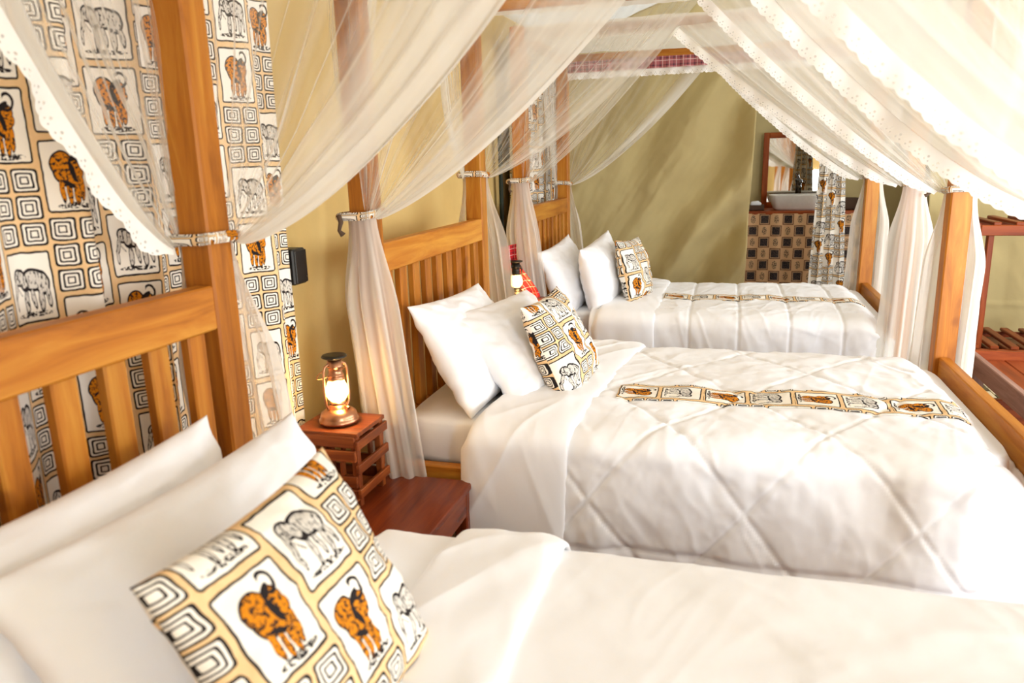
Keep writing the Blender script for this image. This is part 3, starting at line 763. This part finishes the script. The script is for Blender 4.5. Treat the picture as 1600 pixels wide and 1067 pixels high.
def tie_band(root, px, py, seed, ox, oy, mat='print', dz=0.0):
    TIE = 1.30 + dz
    pts = []; n = 44
    for q in np.linspace(0, 2 * math.pi, n, endpoint=False):
        e = 0.35
        cx = math.copysign(abs(math.cos(q)) ** e, math.cos(q)); sy = math.copysign(abs(math.sin(q)) ** e, math.sin(q))
        bx = 0.052 + (0.022 if cx * ox > 0 else 0); by = 0.052 + (0.022 if sy * oy > 0 else 0)
        pts.append((px + cx * bx, py + sy * by, TIE + 0.006 * math.sin(q + seed)))
    pts = np.array(pts); P = np.zeros((n, 5, 3)); uv = np.zeros((n, 5, 2))
    for j, (dr, dq) in enumerate(((.0, -.013), (.006, -.008), (.008, 0), (.006, .008), (.0, .013))):
        c = np.array([px, py, 0]); d = pts - c; d[:, 2] = 0; d /= np.linalg.norm(d, axis=1)[:, None]
        P[:, j] = pts + d * dr; P[:, j, 2] += dq; uv[:, j, 0] = np.arange(n) * 0.030 + .03; uv[:, j, 1] = dq * 4 + .07
    o = link('tie_band', grid_mesh('tie_band', P, mat, uv=uv, close_u=True), root)
    kx, ky = px + ox * 0.055, py + oy * 0.08
    kp = [(kx, ky, TIE), (kx - ox * .012, ky + oy * .012, TIE - .02), (kx + .006, ky + oy * .016, TIE - .045), (kx - ox * .018, ky + oy * .014, TIE - .06)]
    link('knot', tube_mesh('knot', kp, (.009, .008, .006, .010), 'wicker', 8), o)

NETLAB = {1: 'white mosquito net with lace edges on the nearest bed, tied at its posts',
          2: 'white mosquito net on the middle bed, swagged to its four posts',
          3: 'white mosquito net on the farthest bed, swagged in front of the partition'}
def make_net(k, spec, valance=(), TZ={}):
    root = thing('mosquito_net', (BX, BY[k], 0), NETLAB[k], 'mosquito net', 'mosquito nets over the beds')
    zt = 2.12; c = PY + 0.045; xh, xf = HX - 0.02, FX + 0.02
    for i, (kind, s, mid, sag, lace, lay, dens, wb) in enumerate(spec):
        sd = k * 10 + i * 1.7
        if kind == 'head':     # side panel towards the head end; s = -1 near side, +1 far side
            net_panel(root, (xh, s * c, zt), (mid, s * c, zt - .01), (HX + .03, s * (PY + .04), TIE + TZ.get((kind[0], s), 0) + (TZ.get((kind[0], s), 0) * 0)), sag, sd, lace, lay, side=(0, s, 0), dens=dens, wband_=wb)
        elif kind == 'foot':
            net_panel(root, (xf, s * c, zt), (mid, s * c, zt - .01), (FX - .03, s * (PY + .04), TIE + TZ.get((kind[0], s), 0) + (TZ.get((kind[0], s), 0) * 0)), sag, sd, lace, lay, side=(0, s, 0), dens=dens, wband_=wb)
        elif kind == 'hend':
            net_panel(root, (HX - .045, s * c, zt), (HX - .045, mid, zt - .01), (HX - .04, s * (PY - .03), TIE + TZ.get((kind[0], s), 0) + (TZ.get((kind[0], s), 0) * 0)), sag, sd, lace, lay, side=(-1, 0, 0), dens=dens, wband_=wb)
        elif kind == 'fend':
            net_panel(root, (FX + .045, s * c, zt), (FX + .045, mid, zt - .01), (FX + .04, s * (PY - .03), TIE + TZ.get((kind[0], s), 0) + (TZ.get((kind[0], s), 0) * 0)), sag, sd, lace, lay, side=(1, 0, 0), dens=dens, wband_=wb)
    for (x, ox) in ((HX, -1), (FX, 1)):
        for s in (-1, 1):
            if k == 1 and s < 0: continue
            dz = TZ.get(('h' if ox < 0 else 'f', s), 0)
            net_tail(root, x, s * PY, ox, s, k * 3.1 + x + s, z0=TIE - .01 + dz, flare=0.10 if ox < 0 else (-0.03 if (k == 2 and s < 0) else 0.02), lay=2.0 if ox < 0 else 3.0, rb=0.075 if (k == 2 and s < 0 and ox > 0) else 0.115)
            tie_band(root, x, s * PY, k + s, ox, s, dz=dz)
    # roof sheet of the net and the plaid valance with lace along the rails
    n = 40; A, B = np.meshgrid(np.linspace(HX, FX, n), np.linspace(-PY, PY, n), indexing='ij')
    P = np.stack([A, B, 2.165 - 0.06 * (1 - ((A) / 1.02) ** 2) * (1 - (B / PY) ** 2) + 0.008 * fbm(A * 5 + k, B * 5)], -1)
    link('net_roof', grid_mesh('net_roof', P, 'tulle', attr=np.full((n, n), 2.2)), root)
    for s in {1: (), 2: (-1, 1), 3: (-1,)}[k]:            # net folded over the outside of the rail
        A, B = np.meshgrid(np.linspace(HX, FX, 120), np.linspace(0, 1, 6), indexing='ij')
        P = np.stack([A, s * (PY + .024) + s * .006 * np.sin(A * 70) * B, 2.17 - .085 * B + .006 * fbm(A * 9, B, 2)], -1)
        link('net_fold', grid_mesh('net_fold', P, 'tulle', attr=np.full((120, 6), 7.0)), root)
    for s in valance:
        m_ = 160; xs_ = np.linspace(HX, FX, m_); zs = np.linspace(0, 1, 5); A, B = np.meshgrid(xs_, zs, indexing='ij')
        rip = 0.010 * np.sin(A * 60 + k) * B + 0.01 * fbm(A * 7 + k, B, 2)
        P = np.stack([A, s * (PY - .022) - s * 0.0 + rip - s * .004, 2.112 - 0.075 * B], -1)
        uv = np.stack([A, B * .075], -1)
        va = link('valance', grid_mesh('valance', P, 'pinkplaid', uv=uv), root)
        va['label'] = 'faded pink plaid valance strip'
        P2 = np.stack([A, s * (PY - .022) + rip * 1.2 - s * .002, 2.037 - (0.036 + 0.010 * np.abs(np.sin(A / .03 * np.pi))) * B], -1)
        link('lace_trim', grid_mesh('lace_trim', P2, 'lace', uv=np.stack([A, B * .046], -1)), va)
    return root
# (which panel, side, free end, sag, lace, layers, gather at the free edge, share of the fan gathered)
make_net(1, [('head', 1, 0.00, 0.155, False, 1.1, 9, .42), ('foot', 1, -0.02, 0.18, True, 1.1, 6, .5), ('hend', 1, 0.0, 0.14, True, 1.0, 8, .22), ('fend', 1, 0.0, 0.12, False, .9, 4, .4)])
make_net(2, [('head', -1, 0.05, 0.13, False, 1.0, 7, .38), ('foot', -1, 0.00, 0.13, True, 1.1, 6, .5), ('head', 1, 0.0, 0.10, False, .9, 2.0, .3), ('foot', 1, 0.0, 0.06, True, 1.0, 5, .5),
             ('hend', -1, -0.25, 0.10, False, .8, 2, .4), ('hend', 1, 0.25, 0.10, False, .8, 3, .5), ('fend', -1, 0.0, 0.10, False, .8, 3, .4), ('fend', 1, 0.0, 0.10, False, .8, 3, .4)], (), {('h', 1): .10})
make_net(3, [('head', -1, -0.14, 0.08, False, .9, 2.0, .3), ('foot', -1, -0.16, 0.05, True, 1.0, 6, .5), ('head', 1, 0.0, 0.13, False, .8, 9, .16), ('foot', 1, -0.02, 0.08, True, 1.1, 6, .5),
             ('hend', -1, -0.2, 0.10, False, .8, 2, .4), ('hend', 1, 0.2, 0.10, False, .8, 2, .4), ('fend', -1, 0.0, 0.10, False, .8, 3, .4), ('fend', 1, 0.0, 0.10, False, .8, 3, .4)], (1,), {('h', -1): .05})

# ------------------------------------------------------------------ printed curtains
def curtain(label, y0, y1, x, z0, z1, folds, amp, seed, uvo=(0, 0), axis='x', nu=420, nv=40):
    u = np.linspace(0, 1, nu); v = np.linspace(0, 1, nv); U, V = np.meshgrid(u, v, indexing='ij')
    ph = 2 * np.pi * folds * U + 1.6 * fbm(U * folds * .7 + seed, V * .6, 2)
    off = amp * np.sin(ph) * (0.55 + 0.6 * vn(U * folds + seed, V * .8)) + 0.010 * fbm(U * 20 + seed, V * 3, 2)
    al = y0 + (y1 - y0) * U + 0.25 * amp * np.sin(ph * 1.0 + 1.2)
    Zg = z1 - (z1 - z0) * V
    P = np.stack([x + off, al, Zg] if axis == 'x' else [al, x + off, Zg], -1)
    mid = P[:, nv // 2]; d = np.concatenate([[0], np.cumsum(np.linalg.norm(np.diff(mid, axis=0), axis=1))])
    uv = np.stack([np.repeat(d[:, None], nv, 1) * 1.22 + uvo[0], Zg + uvo[1]], -1)
    o = link('window_curtain', grid_mesh('window_curtain', P, 'print', uv=uv)); solidify(o, 0.003, 0)
    return tag(o, label, 'curtain', 'safari print curtains')
curtain('safari print curtain behind the headboard of the nearest bed, at far left', -0.35, 2.065, XW + 0.095, 0.12, 2.25, 11, 0.042, 3.0, (0.02, 0.03))
curtain('safari print curtain behind the headboard of the farthest bed', 4.58, 6.35, XW + 0.085, 0.2, 2.2, 13, 0.036, 9.0, (0.3, 0.1), nu=360)

# ------------------------------------------------------------------ bedside tables, crates, lanterns
def bedside_table(y0, y1, lab):
    x0, x1, zt = -1.33, -0.788, 0.42
    r = thing('bedside_table', ((x0 + x1) / 2, (y0 + y1) / 2, 0), lab, 'table', 'bedside tables between the beds')
    hx, hy = (x1 - x0) / 2, (y1 - y0) / 2
    bar('table_top', (0, -hy, zt - .011), (0, hy, zt - .011), x1 - x0, 0.022, 'tablewood', r, bev=0.003)
    for sx in (-1, 1):
        for sy in (-1, 1):
            bar('leg', (sx * (hx - .03), sy * (hy - .03), 0), (sx * (hx - .03), sy * (hy - .03), zt - .022), 0.045, 0.045, 'tablewood', r)
        bar('apron', (sx * (hx - .018), -hy + .05, zt - .065), (sx * (hx - .018), hy - .05, zt - .065), 0.02, 0.085, 'tablewood', r)
        bar('apron', (-hx + .05, sx * (hy - .018), zt - .065), (hx - .05, sx * (hy - .018), zt - .065), 0.02, 0.085, 'tablewood', r)
    return r
bedside_table(1.56, 2.19, 'mahogany bedside table between the nearest and middle beds')
bedside_table(3.49, 4.12, 'mahogany bedside table between the middle and farthest beds')

def crate(cx, cy, lab, h=0.243):
    r = thing('slatted_crate', (cx, cy, 0.42), lab, 'crate', 'slatted crates under the lanterns')
    w, d = 0.112, 0.100
    q_ = h / 0.243
    for sx in (-1, 1):
        for sy in (-1, 1):
            bar('corner_post', (sx * (w - .022), sy * (d - .022), 0), (sx * (w - .022), sy * (d - .022), h - .012), 0.022, 0.022, 'cratewood', r, bev=.002)
    bar('top_board', (-w + .004, 0, h - .007), (w - .004, 0, h - .007), 2 * d - .01, 0.014, 'cratewood', r, bev=.002)
    for sx in (-1, 1):                                     # open sides: three proud slats
        for z in (0.048 * q_, 0.128 * q_, 0.205 * q_):
            bar('slat', (sx * (w - .006), -d - .004, z), (sx * (w - .006), d + .004, z), 0.012, 0.030, 'cratewood', r, bev=.002)
    for sy in (-1, 1):                                     # closed sides: stacked boards
        for z in (0.040 * q_, 0.085 * q_, 0.168 * q_, 0.214 * q_):
            bar('slat', (-w + .014, sy * (d - .006), z), (w - .014, sy * (d - .006), z), 0.012, 0.036, 'cratewood', r, bev=.002)
        for x in (-.05, 0.0, .05):
            bar('spacer', (x, sy * (d - .008), 0.105), (x, sy * (d - .008), 0.150), 0.02, 0.010, 'cratewood', r, bev=.001)
    return r
crate(-1.165, 2.015, 'dark slatted wooden crate on the table beside the nearest bed')
crate(-1.095, 4.0, 'orange-lit wooden crate under the far lantern, beside the farthest bed', 0.283)

def lantern(cx, cy, z, metal, lab, hand=1.0, power=2.6):
    r = thing('hurricane_lantern', (cx, cy, z), lab, 'lantern', 'lit hurricane lanterns')
    link('base', lathe_mesh('lantern_base', [(0, 0), (.058, 0), (.062, .004), (.063, .012), (.058, .016), (.058, .022), (.054, .034), (.042, .043), (.034, .046), (.030, .049), (.027, .060), (0, .061)], metal), r)
    link('burner', lathe_mesh('lantern_burner', [(0, .060), (.025, .060), (.026, .066), (.022, .070), (.0, .071)], metal), r)
    link('glass_globe', lathe_mesh('lantern_globe', [(.021, .070), (.028, .078), (.036, .092), (.037, .102), (.033, .118), (.027, .132), (.023, .142)], 'lampglass'), r)
    fl = link('flame', lathe_mesh('lantern_flame', [(0, .074), (.010, .078), (.017, .090), (.019, .102), (.016, .118), (.009, .132), (0, .138)], 'flame', 16), r)
    link('chimney', lathe_mesh('lantern_chimney', [(.0, .140), (.026, .140), (.027, .145), (.024, .148), (.024, .152), (.026, .155), (.024, .158), (.022, .160), (.021, .180), (.026, .183), (.024, .186), (.022, .206), (.0, .207)], metal), r)
    link('chimney_cap', lathe_mesh('lantern_cap', [(0, .206), (.022, .206), (.038, .212), (.040, .215), (.037, .219), (0, .216)], 'blackmetal' if metal == 'copper' else metal), r)
    for s in (-1, 1):
        pts = [(0, s * .022, .192), (0, s * .034, .186), (0, s * .040, .170), (0, s * .042, .13), (0, s * .042, .09), (0, s * .040, .065), (0, s * .032, .048)]
        link('side_tube', tube_mesh('lantern_tube', [(p[0] * .6 + p[1] * .55, p[1] * .84, p[2]) for p in pts], .0042, metal, 8), r)
    hp = []
    for q in np.linspace(0, math.pi, 16):
        hx = math.cos(q) * .040; ext = math.sin(q) * .062
        hp.append((hx * .55 - ext * .72 * hand, hx * .84 - ext * .25 * hand, .176 - ext * .55))
    link('bail_handle', tube_mesh('lantern_bail', hp, .0017, metal, 6), r)
    link('wick_knob', tube_mesh('lantern_knob', [(.024, -.006, .060), (.036, -.010, .055), (.037, -.010, .055), (.044, -.012, .052)], (.002, .002, .0065, .0065), 'copper', 10), r)
    l = bpy.data.lights.new('lantern_flame_light', 'POINT'); l.energy = power; l.color = (1.0, 0.62, 0.25); l.shadow_soft_size = 0.02
    lo = bpy.data.objects.new('lantern_flame_light', l); COL.objects.link(lo); lo.parent = r; lo.location = (.021, -.018, .105)
    return r
lantern(-1.165, 2.01, 0.665, 'copper', 'lit copper hurricane lantern on the crate by the nearest bed')
lantern(-1.128, 3.985, 0.7035, 'blackmetal', 'lit dark metal hurricane lantern between the middle and farthest beds')

# red plaid cloth hanging behind the far lantern
n1, n2 = 60, 24
U, V = np.meshgrid(np.linspace(0, 1, n1), np.linspace(0, 1, n2), indexing='ij')
Xc = -1.235 + 0.10 * V + 0.13 * sst(0.2, 1, U); Zc = 1.0 - 0.30 * U + 0.02 * (V - .5)
Yc = 4.02 + 0.014 * np.sin(V * 9 + U * 3) + 0.012 * fbm(U * 4, V * 4) + 0.02 * U
P = np.stack([Xc, Yc, Zc], -1)
uv = np.stack([V * .3, U * .6], -1)
o = link('plaid_cloth', grid_mesh('plaid_cloth', P, 'plaid', uv=uv)); solidify(o, .004, 0)
tag(o, 'red plaid cloth hanging bunched behind the far lantern', 'cloth')

# wall switch box
r = thing('switch_box', (XW + .01, 2.115, 1.09), 'small black switch box on the canvas wall right of the near curtain', 'switch')
link('housing', box_mesh(0.07, 0.075, 0.115, 'blackplastic', .005), r, loc=(.035, 0, .055))
link('cover_plate', box_mesh(0.006, 0.066, 0.105, 'blackplastic', .002), r, loc=(.073, 0, .055))
link('screw', lathe_mesh('screw', [(0, 0), (.003, 0), (.003, .002), (0, .0025)], 'chrome', 8), r, loc=(.076, .022, .02), rot=(0, R90, 0))

# ------------------------------------------------------------------ bathroom behind the partition
v = thing('vanity_counter', (0.70, 7.82, 0), 'vanity counter skirted with dark chequered cotton, behind the partition', 'counter')
bar('counter_top', (-0.62, 0, .925), (0.66, 0, .925), 0.56, 0.03, 'mirrorframe', v)
for sx in (-.58, .62):
    for sy in (-.24, .24): bar('leg', (sx, sy, 0), (sx, sy, .91), .05, .05, 'mirrorframe', v)
U, V = np.meshgrid(np.linspace(0, 1, 200), np.linspace(0, 1, 12), indexing='ij')
P = np.stack([-.63 + 1.30 * U, -.285 + .006 * np.sin(U * 60) + .01 * fbm(U * 9, V), .92 - .9 * V], -1)
sk = link('skirt', grid_mesh('skirt', P, 'vanprint', uv=np.stack([U * 1.34, V * .9], -1)), v); sk['label'] = 'cotton skirt printed with dark squares and small figures'
# vessel basin: rounded rectangle bowl
n = 56; th = np.linspace(0, 2 * np.pi, n, endpoint=False)
pr = [(0, .004), (.6, .004), (.80, .0), (.88, .02), (.96, .09), (1.0, .135), (1.0, .142), (.965, .142), (.93, .125), (.86, .05), (.6, .028), (0, .025)]
P = np.zeros((n, len(pr), 3)); e = .55
for j, (f, z) in enumerate(pr):
    P[:, j, 0] = np.sign(np.cos(th)) * np.abs(np.cos(th)) ** e * .285 * f; P[:, j, 1] = np.sign(np.sin(th)) * np.abs(np.sin(th)) ** e * .18 * f; P[:, j, 2] = z
o = link('vessel_basin', grid_mesh('vessel_basin', P, 'ceramic', close_u=True), None, loc=(0.655, 7.78, .941)); tag(o, 'white ceramic vessel basin standing on the skirted counter', 'basin')
f = thing('basin_tap', (0.66, 8.02, .941), 'dark metal tap behind the white basin', 'tap')
link('tap_body', lathe_mesh('tap_body', [(0, 0), (.028, 0), (.024, .01), (.020, .02), (.020, .24), (.026, .25), (.026, .275), (0, .28)], 'chrome', 16), f)
link('spout', tube_mesh('spout', [(0, 0, .21), (0, -.05, .215), (0, -.11, .205), (0, -.125, .19)], .012, 'chrome', 10), f)
link('lever', tube_mesh('lever', [(0, 0, .275), (-.01, -.02, .30), (-.02, -.045, .32)], .007, 'chrome', 8), f)
mr = thing('wall_mirror', (0.655, 8.12, 0.94), 'wood-framed mirror above the basin, reflecting the tent front', 'mirror')
W2, H2, fw = .345, .735, .055
link('mirror_glass', box_mesh(2 * W2 - .06, .006, H2 - .06, 'mirror', 0), mr, loc=(0, 0, H2 / 2))
for sx in (-1, 1): bar('frame_side', (sx * (W2 - fw / 2), -.012, 0), (sx * (W2 - fw / 2), -.012, H2), .03, fw, 'mirrorframe', mr, up=(1, 0, 0))
for z in (fw / 2, H2 - fw / 2): bar('frame_rail', (-W2 + fw, -.012, z), (W2 - fw, -.012, z), .03, fw, 'mirrorframe', mr)
# tray with folded towel, and a wicker basket
tr_ = thing('counter_tray', (0.25, 7.70, .941), 'dark tray with rolled cloth at the left end of the counter', 'tray')
link('tray_base', box_mesh(.15, .14, .012, 'wicker'), tr_, loc=(0, 0, .008))
for s in (-1, 1):
    link('tray_side', box_mesh(.15, .012, .05, 'wicker'), tr_, loc=(0, s * .064, .028)); link('tray_side', box_mesh(.012, .118, .05, 'wicker'), tr_, loc=(s * .069, 0, .028))
link('rolled_cloth', tube_mesh('rolled_cloth', [(-.05, 0, .055), (-.04, 0, .056), (.02, .01, .06), (.05, .01, .056)], (.01, .028, .03, .012), 'white', 12), tr_)
bk = thing('wicker_basket', (1.06, 7.72, .941), 'brown wicker basket on the counter right of the hanging curtain', 'basket')
n = 40; hh = [(.0, .004), (.085, .004), (.10, .02), (.115, .09), (.118, .10), (.108, .10), (.095, .03), (0, .02)]
link('basket_body', lathe_mesh('basket_body', hh, 'wicker', 28), bk)
link('basket_rim', tube_mesh('basket_rim', [(math.cos(q) * .114, math.sin(q) * .114, .10) for q in np.linspace(0, 2 * math.pi, 28, endpoint=False)], .007, 'wicker', 8, True), bk)
# curtain gathered in the bathroom doorway
U, V = np.meshgrid(np.linspace(0, 1, 120), np.linspace(0, 1, 60), indexing='ij')
wid = 0.10 + 0.05 * np.abs(V - .25) ** .7 * 2 + 0.055 * V
ph = U * 2 * np.pi * 3.2
P = np.stack([.79 + .03 * V + (U - .5) * 2 * wid * .66 + .012 * np.sin(ph * 2), 6.78 + .045 * np.sin(ph) * (.6 + .5 * V) + .01 * fbm(U * 6, V * 3), 2.2 - 2.19 * V], -1)
o = link('doorway_curtain', grid_mesh('doorway_curtain', P, 'print', uv=np.stack([U * .40 + .1, 2.2 - 2.05 * V], -1))); solidify(o, .003, 0)
tag(o, 'narrow safari print curtain hanging in the bathroom doorway', 'curtain', 'safari print curtains')

rod = link('curtain_rod', tube_mesh('curtain_rod', [(0.10, 6.78, 2.20), (0.6, 6.78, 2.20), (1.1, 6.78, 2.20), (1.62, 6.78, 2.20)], .012, 'chrome', 10))
tag(rod, 'metal curtain rod across the bathroom doorway', 'curtain rod')
# tied-back curtains at the tent front (seen in the mirror)
def tied_curtain(cx, hw, y, zt, zk, zb, lab):
    U, V = np.meshgrid(np.linspace(0, 1, 120), np.linspace(0, 1, 50), indexing='ij')
    k_ = (zt - zk) / (zt - zb)
    w = hw * np.where(V < k_, 1 - .80 * sst(0, k_, V) ** .8, .20 + .14 * sst(k_, 1, V))
    P = np.stack([cx + (U - .5) * 2 * w, y + .03 * np.sin(U * 40), zt - (zt - zb) * V], -1)
    o = link('tied_curtain', grid_mesh('tied_curtain', P, 'print', uv=np.stack([U * hw * 2.6, zt - (zt - zb) * V], -1))); solidify(o, .003, 0)
    return tag(o, lab, 'curtain', 'safari print curtains')
tied_curtain(1.00, .24, YF + .30, 1.95, 1.02, 0.25, 'tied-back print curtain reflected at the left of the mirror')
tied_curtain(1.44, .27, YF + .08, 1.16, 0.72, 0.20, 'short tied-back print curtain reflected against the bright window in the mirror')

# ------------------------------------------------------------------ luggage rack, bench, mat on the right
rk = thing('luggage_rack', (1.80, 5.72, 0), 'tall red-brown slatted luggage rack standing by the far canvas wall', 'rack', rotz=math.radians(0))
zt = 0.985
for x in (-.22, .34):
    for y in (-.28, .20):
        bar('leg', (x + .03, y, 0), (x + .03, y, zt - .04), .05, .035, 'rackwood', rk)
bar('top_beam', (-.26, -.32, zt - .03), (.42, -.32, zt - .03), .028, .065, 'rackwood', rk)
bar('top_beam', (-.26, .24, zt - .03), (.42, .24, zt - .03), .028, .065, 'rackwood', rk)
bar('side_beam', (-.275, -.33, zt - .03), (-.275, .25, zt - .03), .03, .085, 'rackwood', rk)
bar('side_beam', (.42, -.33, zt - .03), (.42, .25, zt - .03), .03, .085, 'rackwood', rk)
for i in range(5): bar('top_slat', (-.17 + i * .125, -.33, zt + .012), (-.17 + i * .125, .25, zt + .012), .045, .022, 'rackwood', rk)
for zz_, nm in ((.19, 'shelf_slat'), (.075, 'lower_slat')):
    for y in (-.32, .24): bar('shelf_beam', (-.26, y, zz_ - .025), (.42, y, zz_ - .025), .028, .04, 'rackwood', rk)
    for i in range(6): bar(nm, (-.22 + i * .115, -.34, zz_ + .01), (-.22 + i * .115, .26, zz_ + .01), .05, .022, 'rackwood', rk)

bn = thing('low_bench', (1.55, 3.78, 0), 'low purple-brown wooden bench with inset top at the right edge', 'bench')
hx, hy, zt = .29, .58, .425
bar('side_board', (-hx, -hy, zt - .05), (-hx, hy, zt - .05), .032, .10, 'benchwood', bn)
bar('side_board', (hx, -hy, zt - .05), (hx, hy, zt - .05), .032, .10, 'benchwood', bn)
for s in (-1, 1): bar('end_board', (-hx + .016, s * (hy - .016), zt - .03), (hx - .016, s * (hy - .016), zt - .03), .032, .06, 'rackwood', bn)
for i in range(4):
    xa = -hx + .016 + i * .1395; bar('top_plank', (xa + .0698, -hy + .03, zt - .055), (xa + .0698, hy - .03, zt - .055), .136, .018, 'rackwood', bn)
for sx in (-1, 1):
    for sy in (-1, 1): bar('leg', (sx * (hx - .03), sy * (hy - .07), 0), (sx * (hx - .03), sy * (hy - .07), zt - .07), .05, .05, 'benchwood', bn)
bar('lower_board', (-hx + .06, hy - .075, .10), (hx - .06, hy - .075, .10), .03, .16, 'rackwood', bn)

# woven floor mat: reed strips laid in a basket pattern
mt_ = thing('woven_mat', (1.75, 4.95, 0), 'pale and dark woven reed mat on the floor near the rack', 'mat')
base = link('mat_backing', box_mesh(1.3, 1.5, .006, 'matdark', 0), mt_, loc=(0, 0, .004))
i = 0
for a in range(22):
    for c_ in range(10):
        o = link('reed_strip', box_mesh(.052, .124, .006, 'matlight' if (a + c_) % 3 else 'matdark', .001), mt_, loc=(-.6 + a * .058, -.66 + c_ * .145 + (.07 if a % 2 else 0), .009))
rg = link('floor_rug', box_mesh(.9, .62, .012, 'blue', .003), None, loc=(1.95, 3.85, .007)); tag(rg, 'grey-blue rug on the floor under the low bench', 'rug')
